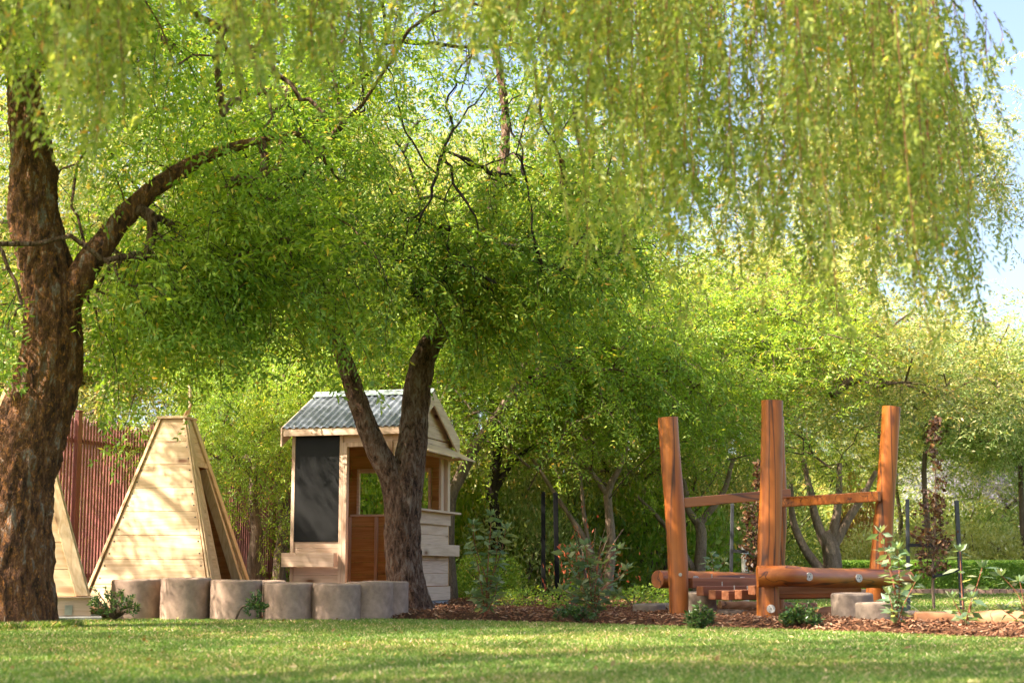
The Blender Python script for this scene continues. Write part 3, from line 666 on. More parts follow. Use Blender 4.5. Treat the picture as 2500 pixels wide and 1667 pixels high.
far_tree('slim barked tree with spreading stems behind the pair of black stakes', 1480, 21.5, 0, 2.9, .9, .76, 1.0, leaf=L_LEFT, tm=B_PALE,
         trunks=[([(1480, 1475), (1492, 1330), (1484, 1200), (1510, 1150), (1530, 1090)], .075, .03), ([(1484, 1210), (1450, 1160), (1420, 1120)], .04, .02), ([(1480, 1465), (1437, 1335), (1394, 1264), (1333, 1171), (1300, 1120)], .05, .02), ([(1455, 1390), (1430, 1290), (1420, 1190), (1405, 1120)], .035, .015)])
far_tree('tree with pale forked trunk seen under the left timber rail', 1700, 23.5, 0, 3.0, .95, .80, 2.6, tm=B_PALE, leaf=L_LEFT,
         trunks=[([(1700, 1460), (1708, 1390), (1712, 1300), (1706, 1271)], .10, .07), ([(1706, 1280), (1680, 1243), (1670, 1180), (1640, 1120)], .06, .03), ([(1710, 1275), (1765, 1203), (1790, 1120)], .06, .03), ([(1700, 1400), (1650, 1320), (1608, 1264), (1555, 1210)], .05, .02)])
far_tree('broad tree with thick trunk splitting into many limbs behind the climbing frame', 2031, 26, 0, 3.7, 1.2, .92, .4, tr=.2, tm=B_PALE,
         trunks=[([(2031, 1462), (2033, 1383), (2026, 1330), (2010, 1300)], .17, .13), ([(2010, 1400), (1965, 1340), (1936, 1268), (1930, 1180)], .09, .04), ([(2012, 1320), (1990, 1260), (1979, 1200), (1960, 1120)], .085, .04), ([(2030, 1330), (2046, 1229), (2050, 1130)], .09, .04), ([(2036, 1330), (2075, 1260), (2098, 1225), (2140, 1150)], .09, .04)])
far_tree('tall airy tree with feathery leaves against the blue sky at the right', 2158, 29, 1, 8.4, 1.15, 1.05, 4.0, tr=.07)
far_tree('bright yellow green tree behind the strands right of centre', 1750, 35, 2, 5.0, 1.35, 1.15, .5)
far_tree('pale leaved tree beyond the right timber post', 2270, 36, 2, 4.8, 1.3, 1.0, 2.4)
far_tree('golden leaved tree at the far right under the sky', 2500, 37, 2, 4.5, 1.3, 1.05, 3.6)
far_tree('tall tree filling the space behind the forked tree', 1430, 27, 1, 4.3, 1.1, .95, .2)
far_tree('distant tree behind the left fence top', 230, 28, 1, 6.4, 1.2, 1.2, 5.0)
far_tree('distant tall tree above the playhouse', 720, 30, 1, 7.0, 1.3, 1.2, 2.8)
far_tree('distant tall tree behind the shaded branches', 1120, 31, 1, 6.6, 1.3, 1.15, 4.4)
far_tree('distant tree with yellowing top near the blue gap', 1600, 33, 2, 5.2, 1.3, 1.1, 5.4)
far_tree('distant dense tree low behind the climbing frame', 1900, 38, 0, 4.0, 1.3, 1.1, 1.9, leaf=L_DARK)
far_tree('distant dark tree under the right canopy', 2200, 42, 0, 3.2, 1.3, .8, 2.9, leaf=L_DARK)
far_tree('distant grey green tree at the right edge', 2460, 46, 0, 2.6, 1.2, .9, 0.3, leaf=L_GREY)

for lab_, x_, y_, k_, zc_, s_, ro_ in (('broad tree left of the picture shading the tipis', -8.3, 14.6, 3, 5.9, 1.3, .7), ('tree left of the picture shading the lawn', -7.0, 8.6, 3, 5.6, 1.25, 2.1), ('tree left of the camera casting shade across the near lawn', -5.2, 3.2, 3, 5.2, 1.2, 4.4)):
    far_tree(lab_, 1250+x_/y_*FPX0*cp/.98, y_, k_, zc_, s_, s_*.8, ro_, leaf=L_LEFT)['group'] = 'shade trees left of the lawn'
# ------------------------------------------------------------ low shrubs behind
def bush_mesh(seed, n, rx, ry, rz, size, lm, tw=B_FAR, wr=.4):
    r = np.random.default_rng(seed)
    v = unit(r.normal(size=(n, 3))); v[:, 2] = np.abs(v[:, 2]); q = .45+.55*r.random(n)**.5
    lob = 1+.18*np.sin(v[:, 0]*5+seed)*np.cos(v[:, 1]*4+seed*2)
    pos = v*np.array([rx, ry, rz])*(q*lob)[:, None]+np.array([0, 0, .05])
    Dn = unit(v*.5+r.normal(size=(n, 3))*.6+np.array([0, 0, .15])); Sn = unit(np.cross(Dn, np.array([0, 0, 1.])+.6*r.normal(size=(n, 3))))
    l_ = size*(.6+.8*r.random(n)); mb = MB(); leafquads(mb, pos, Dn, Sn, l_, l_*wr)
    st = MB()
    for _ in range(9):
        a_ = r.random()*6.28; tube(st, [(0, 0, -.05), (math.cos(a_)*rx*.3, math.sin(a_)*ry*.3, rz*.5), (math.cos(a_)*rx*.7, math.sin(a_)*ry*.7, rz*.85)], [.018, .012, .004], 5, .2)
    return mb, st
BM = {}
def bush(label, px, d, rx, rz, lm, seed=1, n=9000, size=.06, name='garden_shrub', cat='shrub', grp='shrubs behind the playground', ry=None):
    if lm is L_LEFT and n == 9000: n, size = 4200, .085
    key = (seed, n, lm.name, size)
    if key not in BM:
        a_, b_ = bush_mesh(seed, n, 1, 1, 1, size, lm); oa, ob = a_.build('foliage', lm), b_.build('stems', B_FAR)
        BM[key] = (oa.data, ob.data); bpy.data.objects.remove(oa); bpy.data.objects.remove(ob)
    x = (px-1250)/FPX0*d/cp*.98; t = thing(name, label, cat, (x, d, float(gz(x, d))), 0, grp)
    for nm, me in zip(('foliage', 'stems'), BM[key]):
        o = bpy.data.objects.new(nm, me); C.objects.link(o); o.parent = t; o.scale = (rx, ry or rx, rz); o.rotation_euler = (0, 0, px*.37 % 6.28)
for lab, px, d, rx, rz, lm, sd_ in [
    ('green shrub low behind the left fence end', 640, 24.5, 1.5, 2.2, L_LEFT, 2), ('shaded bush seen through the playhouse window', 900, 22, 1.3, 1.9, L_LEFT, 2),
    ('green bush behind the playhouse corner', 1130, 24, 1.2, 1.7, L_LEFT, 2), ('olive bush left of the black stakes', 1270, 23.5, 1.1, 1.5, L_OLIVE, 3), ('green bush behind the black stakes', 1370, 25, 1.3, 1.9, L_DARK, 1),
    ('olive bush behind the slim stems', 1480, 25.5, 1.2, 1.4, L_OLIVE, 3), ('green bush behind the leftmost log post', 1600, 25, 1.3, 1.8, L_LEFT, 2), ('olive shrub behind the pale forked trunk', 1730, 27, 1.3, 1.5, L_OLIVE, 3),
    ('dark shrub behind the middle log post', 1860, 29, 1.4, 1.7, L_DARK, 1), ('leafy shrub right of the thick trunk', 2130, 36, 1.4, 1.3, L_YGREEN, 4), ('yellow green rose bush behind the clipped hedge', 2250, 37, 1.5, 1.4, L_YGREEN, 4),
    ('pale flowering shrub behind the right stake', 2380, 38, 1.6, 1.5, L_YGREEN, 4), ('bright shrub at the right picture edge', 2510, 37, 1.4, 1.3, L_YGREEN, 4), ('orange autumn shrub beside the right log post', 2100, 37.5, .9, 2.3, L_ORANGE, 5),
    ('rusty shrub mass further behind the rose bushes', 2330, 44, 2.4, 2.5, L_OLIVE, 3), ('rust and olive shrub at the far right', 2520, 46, 2.6, 2.4, L_OLIVE, 3),
    ('tall green shrub filling the gap right of the playhouse', 1180, 27, 1.6, 2.6, L_FAR, 2), ('tall pale green shrub between stakes and leftmost post', 1430, 28.5, 1.8, 2.5, L_FAR, 2), ('tall green shrub deep behind the two left posts', 1650, 29, 1.8, 2.6, L_FAR, 2), ('tall leafy shrub deep behind middle post', 1830, 32, 1.8, 2.6, L_FAR, 2), ('shrub far behind between the forked trunk and thick trunk', 1960, 37, 1.6, 1.5, L_YGREEN, 4), ('small shrub at the foot of the dark trunk', 1190, 20.5, .55, .55, L_LEFT, 2), ('broad dark shrub behind the fence and tipi', 420, 25, 2.0, 2.0, L_DARK, 1), ('broad dark shrub behind the left tipi', 120, 24, 2.0, 2.0, L_DARK, 1), ('green shrub closing the gap behind the playhouse', 760, 26, 1.8, 2.2, L_LEFT, 2),
    ('far green tree mass behind the left thickets', 1250, 55, 6, 5.5, L_FAR, 8), ('far green tree mass behind the climbing frame', 1750, 58, 6, 5.0, L_FAR, 8), ('far rust tinted tree mass right of the thick trunk', 2180, 60, 6, 4.6, L_OLIVE, 8), ('far grey green tree mass at the right edge', 2600, 64, 6.5, 4.6, L_GREY, 8), ('far green tree mass behind the playhouse', 800, 55, 6, 5.5, L_FAR, 8), ('far green tree mass behind the fence', 300, 55, 6, 5.5, L_FAR, 8),
    ('olive thicket deep behind the stakes', 1330, 31, 2.2, 2.4, L_OLIVE, 3), ('green thicket deep behind the slim stems', 1560, 31, 2.2, 2.3, L_FAR, 1), ('olive thicket deep behind the rails', 1780, 34, 2.2, 2.3, L_OLIVE, 3), ('green thicket deep behind the playhouse', 1050, 31, 2.4, 2.8, L_FAR, 1)]:
    bush(lab, px, d, rx, rz, lm, sd_)
for k, (px, py, d, s_) in enumerate([(1395, 1480, 15.5, .28), (1290, 1478, 16.5, .25), (1545, 1470, 15.8, .26), (1590, 1462, 18, .3), (1240, 1478, 16.2, .22)]):
    bush(['low ground shrub right of the black stakes', 'low ground shrub left of the black stakes', 'light green low plant left of the grey block', 'small plant behind the leftmost log post', 'low leafy plant near the playhouse corner'][k], px, d, s_*1.1, s_*.8, L_LEFT, 6, 420, .16, 'low_plant', 'plant', 'low plants in the bed')
# shrub with red blossoms
bush('loose shrub with small red leaves near the black stakes', 1440, 16.8, .55, .95, L_RED, 7, 160, .07, 'red_leaf_shrub', 'shrub', None)

# clipped hedge and brick edging
hx0, hx1, hy = 1.2, 16.0, 30.5
n = 130000; x = hx0+(hx1-hx0)*rng.random(n); fc = rng.random(n)
yy = np.where(fc < .55, hy-.45-.03*rng.random(n), hy+.9*(rng.random(n)-.5)); zz = np.where(fc < .55, .02+.55*rng.random(n), .56+.035*rng.random(n))
P = np.stack([x, yy, zz], 1); Dn = unit(rng.normal(size=(n, 3))+np.array([0, -.5, .4])); Sn = unit(np.cross(Dn, rng.normal(size=(n, 3))))
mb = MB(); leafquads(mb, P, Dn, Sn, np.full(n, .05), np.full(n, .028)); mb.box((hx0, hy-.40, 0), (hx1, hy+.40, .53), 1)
tag(mb.build('clipped_hedge', [L_HEDGE, L_DARK]), 'low clipped green hedge with flat top beyond the brick edging', 'hedge')
mb = MB()
for k in range(120): mb.box((1.0+k*.125, 28.4, -.02), (1.0+k*.125+.115, 28.62, .10))
tag(mb.build('brick_edging', BRICK, bev=.006), 'pinkish brick edging along the far lawn in front of the hedge', 'edging')

# ------------------------------------------------------------ FENCE
fA, fB = np.array([-5.6, 16.0]), np.array([-2.2, 25.5]); fL = np.linalg.norm(fB-fA); fd = (fB-fA)/fL; fa = math.atan2(fd[1], fd[0])
fn = thing('picket_fence', 'maroon steel fence of narrow upright slats running behind the tipis', 'fence', (fA[0], fA[1], .05), fa)
mb = MB(); q = 0; x = 0
while x < fL:
    h = 2.10+.03*math.sin(q*1.7)
    mb.prism([(x, 0, .06), (x+.034, 0, .06), (x+.034, 0, h-.05), (x+.017, 0, h), (x, 0, h-.05)], (0, .016, 0)); x += .060; q += 1
mb.build('slat_panel', FENCE, fn)
[MB().box((0, .0175, z), (fL, .05, z+.045)).build('rail', FENCE, fn) for z in (.3, 1.82)]
for k in range(7):
    x = .3+k*1.55; mb = MB().box((x, -.055, -.1), (x+.075, -.0015, 2.16)); mb.box((x-.008, -.063, 2.16), (x+.083, .006, 2.18)); mb.build('post', FENCE, fn, bev=.004)

# ------------------------------------------------------------ TIPIS
def tipi(label, loc, rz, s, H, top, nb=8, door=None, extra=False, plinth=False):
    t = thing('timber_tipi', label, 'playhouse', loc, rz)
    hb, htp = s/2, top/2
    def corner(ix, iy, z): k = hb+(htp-hb)*z/H; return np.array([ix*k, iy*k, z])
    z0 = .0 if not plinth else .16
    faces = {'front': ((-1, -1), (1, -1)), 'right': ((1, -1), (1, 1)), 'back': ((1, 1), (-1, 1)), 'left': ((-1, 1), (-1, -1))}
    for nm, (a_, b_) in faces.items():
        nrm = np.cross(corner(*b_, 0)-corner(*a_, 0), corner(*a_, H)-corner(*a_, 0)); nrm = nrm/np.linalg.norm(nrm)
        mb = MB(); zs = np.linspace(z0, H, nb+1)
        for k in range(nb):
            za, zb = zs[k]+.0018, zs[k+1]-.0018
            def pt(u, z): return corner(*a_, z)*(1-u)+corner(*b_, z)*u
            segs = [(0.03, .97)]
            if nm == door:
                zd = H*.74
                if za < zd: segs = [(.03, .26), (.90, .97)]
            for u0, u1 in segs: mb.prism([pt(u0, za), pt(u1, za), pt(u1, zb), pt(u0, zb)], -nrm*.02)
        mb.build('wall', PX if nm in ('front', 'back') else PY, t, bev=.002)
        if nm in ('back', 'left') and door: MB().prism([pt(.05, z0), pt(.95, z0), pt(.95, H-.02), pt(.05, H-.02)], (-nrm*.004)).build('lining', INNER, t).location = Vector([float(c) for c in -nrm*.0225])
        # corner boards
        mb = MB()
        wd_ = .10
        for u0, u1 in (((0, None), (None, 1))):
            def pe(z, edge, w_):
                A, B = corner(*a_, z), corner(*b_, z); L = np.linalg.norm(B-A); return (A+(B-A)*w_/L) if edge == 0 else (B-(B-A)*w_/L)
            e = 0 if u0 == 0 else 1; ww = wd_ if (nm in ('right', 'left')) != plinth else .018
            mb.prism([pe(z0, e, -.003), pe(z0, e, ww), pe(H, e, ww), pe(H, e, -.003)], nrm*.021)
        if nm == door:
            zd = H*.74; A = lambda u, z: corner(*a_, z)*(1-u)+corner(*b_, z)*u
            mb.prism([A(.24, z0), A(.29, z0), A(.36, zd), A(.28, zd)], -nrm*.07)
            mb.prism([A(.80, z0), A(.86, z0), A(.84, zd), A(.76, zd)], -nrm*.09)
            mb.prism([A(.25, zd-.0), A(.90, zd), A(.90, zd+.05), A(.25, zd+.05)], nrm*.012)
        mb.build('corner_board', PZ, t, bev=.003)
    k = htp+.03; mb = MB().box((-k, -k, H+.001), (k, k, H+.026)); mb.build('top_cap', PX, t, bev=.003)
    mb = MB(); tube(mb, [(.09, 0, H-.1), (.13, .02, H+.22), (.10, .03, H+.40)], [.022, .018, .014], 8, .06, 0, rough=.004, freq=9)
    tube(mb, [(-.02, .05, H-.1), (.16, -.03, H+.16)], [.018, .015], 8); mb.build('pole', PZ, t)
    if extra:      # screw heads along the boards of the front
        mb = MB()
        for kk in range(nb*2):
            z = z0+(H-z0)*(kk+.5)/(nb*2)
            for u in (.06, .94):
                p = corner(-1, -1, z)*(1-u)+corner(1, -1, z)*u; mb.box(p+[-.006, -.0055, -.006], p+[.006, .01, .006])
        mb.build('screw', GREYST, t)
    if plinth:
        mb = MB(); mb.box((-hb+.02, -hb+.03, .0), (hb-.02, -hb+.07, .150)); mb.box((hb-.06, -hb+.071, 0), (hb-.02, hb-.03, .15)); mb.box((-hb+.02, -hb+.071, 0), (-hb+.06, hb-.03, .15)); mb.build('kickboard', HX, t, bev=.003)
        mb = MB().box((-hb-.0, -hb-.012, .1505), (hb, hb, .159)); mb.build('skirting', HX, t)
        mb = MB().box((.44, -hb+.02, .01), (.50, -hb+.0298, .09)); tube(mb, [(.47, -hb+.02, .05), (.47, -hb+.008, .05)], [.012, .012], 10); mb.build('bracket', STEEL, t)
    return t
a_ = R(-8)
tipi('large pale pine tipi with side doorway standing behind the concrete bollards', (-3.50, 16.3, .05), a_, 1.38, 1.93, .27, door='right', extra=True)
p = D(20, 1500, 12.95)
tl = tipi('pale pine tipi on a concrete slab half hidden behind the left trunk', (-4.30, 13.58, .05), R(17), 1.34, 1.95, .2, nb=8, door=None, extra=True, plinth=True)
mb = MB().box((-.74, -.70, -.12), (.74, .74, -.0015)); mb.build('base_slab', SLAB, tl, bev=.008)

# ------------------------------------------------------------ PLAYHOUSE
W_, DP, TH = 1.22, 1.65, R(-15)
hs = thing('timber_playhouse', 'small pine playhouse with grey corrugated roof and chalkboard behind the forked tree', 'playhouse', (-2.317, 16.51, .06), TH)
def each(nm, m, items, parent=None, bev=.003):
    for it in items:
        mb_ = MB(); (mb_.box(*it) if len(it) == 2 and len(it[0]) == 3 and not isinstance(it[0][0], tuple) else mb_.prism(*it)); mb_.build(nm, m, parent or hs, bev=bev)
def hp(nm, mb, m, parent=hs, bev=.003): return mb.build(nm, m, parent, bev=bev)
EV, RZ = 1.86, 2.255
slab = MB().box((-.02, -.0, -.10), (W_+.0, DP+.02, .04)); hp('base_slab', slab, SLAB, bev=.006)
zb = .042
# front wall boards
mb = MB(); T = .022
def hboards(mb, x0, x1, z0, z1, y0, y1, h=.138, off=0.0):
    z = z0
    while z < z1-.01:
        e = min(z+h, z1); mb.box((x0, y0, z+.0012), (x1, y1, e-.0012)); z = e
hboards(mb, .0, .548, zb, EV-.05, 0, T); hboards(mb, .548, 1.12, 1.69, EV-.05, 0, T); hboards(mb, 1.12, W_-.002, zb, EV-.05, 0, T)
hp('front_wall', mb, HX)
mb = MB(); mb.box((.575, -.018, zb), (.620, -.0015, 1.69)); mb.box((1.075, -.018, zb), (1.12, -.0015, 1.69)); mb.box((.6205, -.018, 1.640), (1.0745, -.0015, 1.69))
hp('door_frame', mb, HZ)
mb = MB(); mb.box((.548, T+.0015, zb), (.60, .10, 1.75)); mb.box((1.085, T+.0015, zb), (1.13, .10, 1.75)); mb.box((.6015, T+.003, 1.66), (1.0835, .10, 1.74)); hp('door_jamb', mb, HZ)
each('corner_trim', HZ, [((.0, -.016, zb), (.038, -.0015, EV-.05)), ((.536, -.016, zb), (.573, -.0015, EV-.05))])
hp('chalkboard', MB().box((.040, -.012, .66), (.534, -.0015, EV-.052)), CHALK)
mb = MB(); mb.box((-.05, -.125, .40), (.53, -.105, .545)); mb.box((-.05, -.1035, .40), (-.03, -.018, .545)); mb.box((.51, -.1035, .40), (.53, -.018, .545)); mb.box((-.028, -.1035, .402), (.508, -.018, .42))
hp('chalk_box', mb, HX)
# side walls with windows
for side, x0, x1 in (('right', W_-T, W_), ('left', 0, T)):
    mb = MB(); z = zb+.16
    def yb(z0, z1, y0, y1):
        z = z0
        while z < z1-.01:
            e = min(z+.138, z1); mb.box((x0, y0, z+.0012), (x1, y1, e-.0012)); z = e
    yb(zb+.155, .985, T+.002, DP-.024)
    mb.box((x0, T+.002, 1.66), (x1, DP-.024, 1.79)); 
    if side == 'left': yb(.985, 1.66, T+.002, DP-.024)
    # gable
    zz = 1.80
    while zz < RZ-.02:
        e = min(zz+.138, RZ-.02)
        def yy_(z): return (z-EV)/(RZ-EV)*DP/2 if z > EV else T+.002
        a0, a1 = max(T+.002, yy_(zz)), max(T+.002, yy_(e))
        mb.prism([(x0, a0, zz+.0012), (x0, DP-a0, zz+.0012), (x0, DP-a1, e-.0012), (x0, a1, e-.0012)], (x1-x0, 0, 0)); zz = e
    hp(side+'_wall' if 0 else 'side_wall', mb, HY)
mb = MB(); mb.box((W_+.0015, 0.0, zb), (W_+.02, DP, zb+.15)); hp('base_board', mb, HY)
each('window_post', HZ, [((W_-.045, .0235, .99), (W_-.0235, .075, 1.655)), ((W_-.06, DP-.09, .99), (W_+.012, DP-.0, 1.655)), ((W_-.06, DP-.20, .99), (W_-.03, DP-.1, 1.655))])
mb = MB(); mb.box((W_-.05, .03, .987), (W_+.13, DP+.05, 1.009)); hp('counter', mb, HY)
mb = MB(); mb.box((W_+.0215, .05, .86), (W_+.045, DP-.08, .985)); hp('counter_rail', mb, HY)
mb = MB(); mb.box((W_+.10, .05, .52), (W_+.12, DP+.02, .645)); mb.box((W_+.0015, .05, .52), (W_+.0985, .07, .645)); mb.box((W_+.0015, DP-.0, .52), (W_+.0985, DP+.02, .645)); mb.box((W_+.0015, .071, .522), (W_+.0985, DP-.001, .54))
hp('planter_box', mb, HY)
mb = MB(); mb.prism([(W_+.0015, -.02, 1.72), (W_+.30, -.02, 1.575), (W_+.30, -.02, 1.590), (W_+.0015, -.02, 1.738)], (0, DP+.06, 0)); hp('awning', mb, HY)
mb = MB(); mb.box((W_+.0015, .0, 1.60), (W_+.04, DP-.0, 1.66)); mb.beam((W_+.0, DP-.03, 1.60), (W_+.22, DP-.03, 1.615), .03, .03); hp('awning_bracket', mb, HY)
# back wall with opening
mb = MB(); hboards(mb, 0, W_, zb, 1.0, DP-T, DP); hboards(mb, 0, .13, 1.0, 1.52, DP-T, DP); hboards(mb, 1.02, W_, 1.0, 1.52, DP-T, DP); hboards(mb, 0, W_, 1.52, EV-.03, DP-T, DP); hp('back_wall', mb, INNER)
mb = MB(); mb.box((.13, DP-.07, 1.0), (.16, DP-.0235, 1.52)); mb.box((.99, DP-.07, 1.0), (1.02, DP-.0235, 1.52)); mb.box((.06, DP-.085, .975), (1.1, DP-.0235, .998)); mb.box((.16, DP-.06, 1.47), (.99, DP-.0235, 1.518)); hp('window_frame', mb, HX)
each('stud', HZ, [((xx, DP-.065, zb), (xx+.035, DP-.0235, .97)) for xx in (.024, .35)]+[((T+.0015, q_, zb), (T+.04, q_+.04, 1.78)) for q_ in (.3, .9)])
hp('floor_board', MB().box((.03, .03, .0415), (W_-.03, DP-.03, .055)), HX)
# roof
OV, OX_ = .10, .085
def corr(y0, z0, y1, z1, nm):
    n = 330; xs_ = np.linspace(-OX_+.01, W_+OX_-.01, n); wv = .009*np.sin(xs_/.076*2*math.pi); q = np.array([0, z1-z0, y0-y1]); q = q/np.linalg.norm(q); q = q if q[2] > 0 else -q
    V = []
    for k in range(7):
        t = k/6; V.append(np.stack([xs_, np.full(n, y0+(y1-y0)*t)+q[1]*wv, z0+(z1-z0)*t+q[2]*wv], 1))
    V = np.array(V); V2 = V-q*.0015
    i = np.arange(6)[:, None]*n; j = np.arange(n-1)[None, :]; F = np.stack([i+j, i+j+1, i+n+j+1, i+n+j], -1).reshape(-1, 4)
    mb = MB().add(V.reshape(-1, 3), F, 0, True); mb.add(V2.reshape(-1, 3), F[:, ::-1], 0, True); return mb.build('roof', ROOFM, hs)
sl = (RZ-EV)/(DP/2); r_o = .045
corr(-OV-.03, EV-sl*(OV+.03)+r_o, DP/2, RZ+r_o, 'roof'); corr(DP+OV+.03, EV-sl*(OV+.03)+r_o, DP/2, RZ+r_o, 'roof')
mb = MB(); capw = .11
for sg in (-1, 1): mb.prism([(-OX_, DP/2, RZ+r_o+.018), (W_+OX_, DP/2, RZ+r_o+.018), (W_+OX_, DP/2+sg*capw, RZ+r_o+.016-sl*capw), (-OX_, DP/2+sg*capw, RZ+r_o+.016-sl*capw)], (0, 0, -.003))
tube(mb, [(-OX_, DP/2, RZ+r_o+.016), (W_+OX_, DP/2, RZ+r_o+.016)], [.014, .014], 10); mb.build('ridge_cap', simple('ridge_metal', (.30, .36, .37), .45, .2, var=.1), hs)
zf = EV-sl*OV
each('fascia', HX, [((-OX_+.021, -OV-.02, zf-.055), (W_+OX_-.021, -OV, zf+.025)), ((-OX_+.021, DP+OV, zf-.055), (W_+OX_-.021, DP+OV+.02, zf+.025))])
mb = MB(); mb.box((-OX_+.021, -OV+.002, zf-.03), (W_+OX_-.021, -.0015, zf-.015)); hp('soffit', mb, HX)
mb = MB()
for x0 in (-OX_, W_+OX_-.02):
    for (ya, yb_) in ((-OV-.03, DP/2), (DP+OV+.03, DP/2)):
        za = EV-sl*(OV+.03)
        mb = MB(); mb.prism([(x0, ya, za-.15), (x0, yb_, RZ-.11), (x0, yb_, RZ+.045), (x0, ya, za+.045)], (.02, 0, 0)); hp('barge_board', mb, HY)
mb = MB()
for k in range(5):
    xx = .05+k*.28
    for t in (.06,): tube(mb, [(xx, -OV+.02, zf+.045), (xx, -OV+.02, zf+.062)], [.009, .006], 8)
mb.build('roof_screw', STEEL, hs)

# ------------------------------------------------------------ CONCRETE BOLLARDS
def bollard(name, label, px, d, rpx, ytop, ybot, m, grp, cat='bollard'):
    s = FPX0/d*.985; r_ = rpx/s; x = D(px, 1450, d)[0]; zt = D(px, ytop, d)[2]; z0 = min(D(px, ybot, d)[2], .05)-.04
    rd = .018; prof = [(0, z0), (r_, z0)]+[(r_*(1+.006*math.sin(k*1.9+px)), z0+(zt-rd-z0)*k/10) for k in range(1, 11)]
    prof += [(r_-rd+rd*math.cos(a_), zt-rd+rd*math.sin(a_)) for a_ in (R(20), R(45), R(70), R(90))]+[(r_*.5, zt+.001), (0, zt+.001)]
    seg = 56; a_ = np.arange(seg)/seg*6.28318; V = []
    for rr_, z in prof:
        w_ = 1+.008*np.sin(a_*3+px)+.004*np.sin(a_*7+z*20)
        V.append(np.stack([np.cos(a_)*rr_*w_, np.sin(a_)*rr_*w_, np.full(seg, z-z0)+(.004*np.sin(a_+px) if z > zt-.1 else 0)], 1))
    V = np.array(V); n = len(prof); i = np.arange(n-1)[:, None]*seg; j = np.arange(seg)[None, :]; j2 = (j+1) % seg
    o = MB().add(V.reshape(-1, 3), np.stack([i+j, i+j2, i+seg+j2, i+seg+j], -1).reshape(-1, 4), 0, True).build(name, m)
    o.location = (x, d, z0); return tag(o, label, cat, grp)
g_ = 'concrete bollards in a row along the lawn edge'
for lab, px, d, rp, yt in [('leftmost brown concrete bollard, behind the leafy shrub', 334, 13.55, 60, 1413), ('tallest brown concrete bollard, second from the left', 453, 13.4, 59, 1410), ('brown concrete bollard behind the small bent shrub', 577, 13.35, 61, 1415),
                            ('fourth brown concrete bollard, crossed by a diagonal shadow', 704, 13.35, 60, 1422), ('fifth brown concrete bollard, below the playhouse doorway side', 822, 13.35, 58, 1424), ('brown concrete bollard next to the right end of the row', 901, 13.55, 57, 1419), ('last brown concrete bollard at the right end, touching the tree trunk', 940, 13.78, 56, 1418)]:
    bollard('concrete_bollard', lab, px, d, rp, yt, 1512, CONC, g_)
for lab, px, d in [('bollard of the hidden back row between second and third', 515, 13.98), ('bollard of the hidden back row between third and fourth', 640, 13.98)]:
    bollard('concrete_bollard', lab, px, d, 56, 1416, 1512, CONC, g_)
g2 = 'grey concrete stepping blocks around the climbing frame'
for lab, px, d, rp, yt, yb2 in [('tall grey concrete stepping block under the front beam', 2080, 12.3, 49.5, 1447, 1512), ('grey concrete stepping block behind the red stemmed sapling', 2139, 11.6, 50, 1469, 1533), ('lowest grey concrete block beside the fallen log', 2200, 12.6, 40, 1491, 1522),
                                ('grey concrete block behind the leftmost log post', 1703, 13.9, 44, 1444, 1503), ('low grey concrete disc under the planks', 1790, 13.1, 38, 1488, 1505), ('low wide grey block left of the log posts', 1584, 14.2, 39, 1473, 1500), ('small grey block peeking out beside the leftmost log post', 1640, 14.8, 30, 1472, 1498)]:
    bollard('stepping_block', lab, px, d, rp, yt, yb2, CONG, g2, 'stepping block')
p = D(2293, 1490, 13.0); o = MB().box((-.13, -.12, 0), (.13, .12, .09)).build('paver', CONG, bev=.01); o.location = (p[0], 13.0, .0); tag(o, 'flat grey paver behind the log below the copper tree', 'paver')

# ------------------------------------------------------------ CLIMBING FRAME
fr = thing('climbing_frame', 'orange stained log climbing frame with four posts, rails and hanging planks', 'climbing frame', (2.2, 13.3, .05))
O = (2.2, 13.3, .05)
def log(nm, pts, radii, m, parent=fr, rough=.004, origin=O, seg=40, lab=None):
    mb = MB(); tube(mb, pts, radii, seg, .06, 0, True, rough, 3); o = mb.build(nm, m, parent, origin)
    b = o.modifiers.new('bevel', 'BEVEL'); b.width = .008; b.segments = 2; b.limit_method = 'ANGLE'; b.angle_limit = R(50)
    if lab: o['label'] = lab
    return o
def dl(pts, d): return [D(a_, b_, d) for a_, b_ in pts]
log('post', dl([(1657, 1520), (1657, 1501), (1656, 1395), (1653, 1335), (1645, 1217), (1637, 1110), (1630, 1019)], 13.0), [.078, .078, .083, .082, .084, .084, .083], OZ)
log('post', dl([(1875, 1525), (1875, 1501), (1876, 1379), (1882, 1217), (1884, 1098), (1885, 978)], 12.4), [.088, .088, .088, .088, .085, .084], OZ)
log('post', dl([(1893, 1490), (1895, 1380), (1900, 1217), (1895, 1100), (1892, 1018)], 14.3), [.08]*5, OZ)
log('post', dl([(2136, 1500), (2138, 1460), (2149, 1379), (2156, 1290), (2163, 1197), (2177, 993)], 13.6), [.088, .088, .088, .084, .080, .078], OZ)
log('rear_beam', [D(1605, 1413, 13.2), D(1740, 1415, 13.6), D(1870, 1418, 14.05), D(1915, 1418, 14.12)], [.074, .072, .072, .072], OX)
log('front_beam', [D(1849, 1407, 12.22), D(1920, 1405, 12.25), D(2000, 1410, 12.6), D(2120, 1411, 13.2), D(2214, 1414, 13.55)], [.082, .080, .078, .080, .080], OX)
mb = MB(); mb.beam(D(1666, 1227, 13.12), D(1926, 1204, 14.10), .05, .082); mb.build('rail', OX, fr, O, bev=.006)
mb = MB(); mb.beam(D(1905, 1226, 14.17), D(2147, 1211, 13.47), .05, .088); mb.build('rail', OX, fr, O, bev=.006)
Lp, Mp = np.array([1.50, 12.98]), np.array([1.99, 12.30])
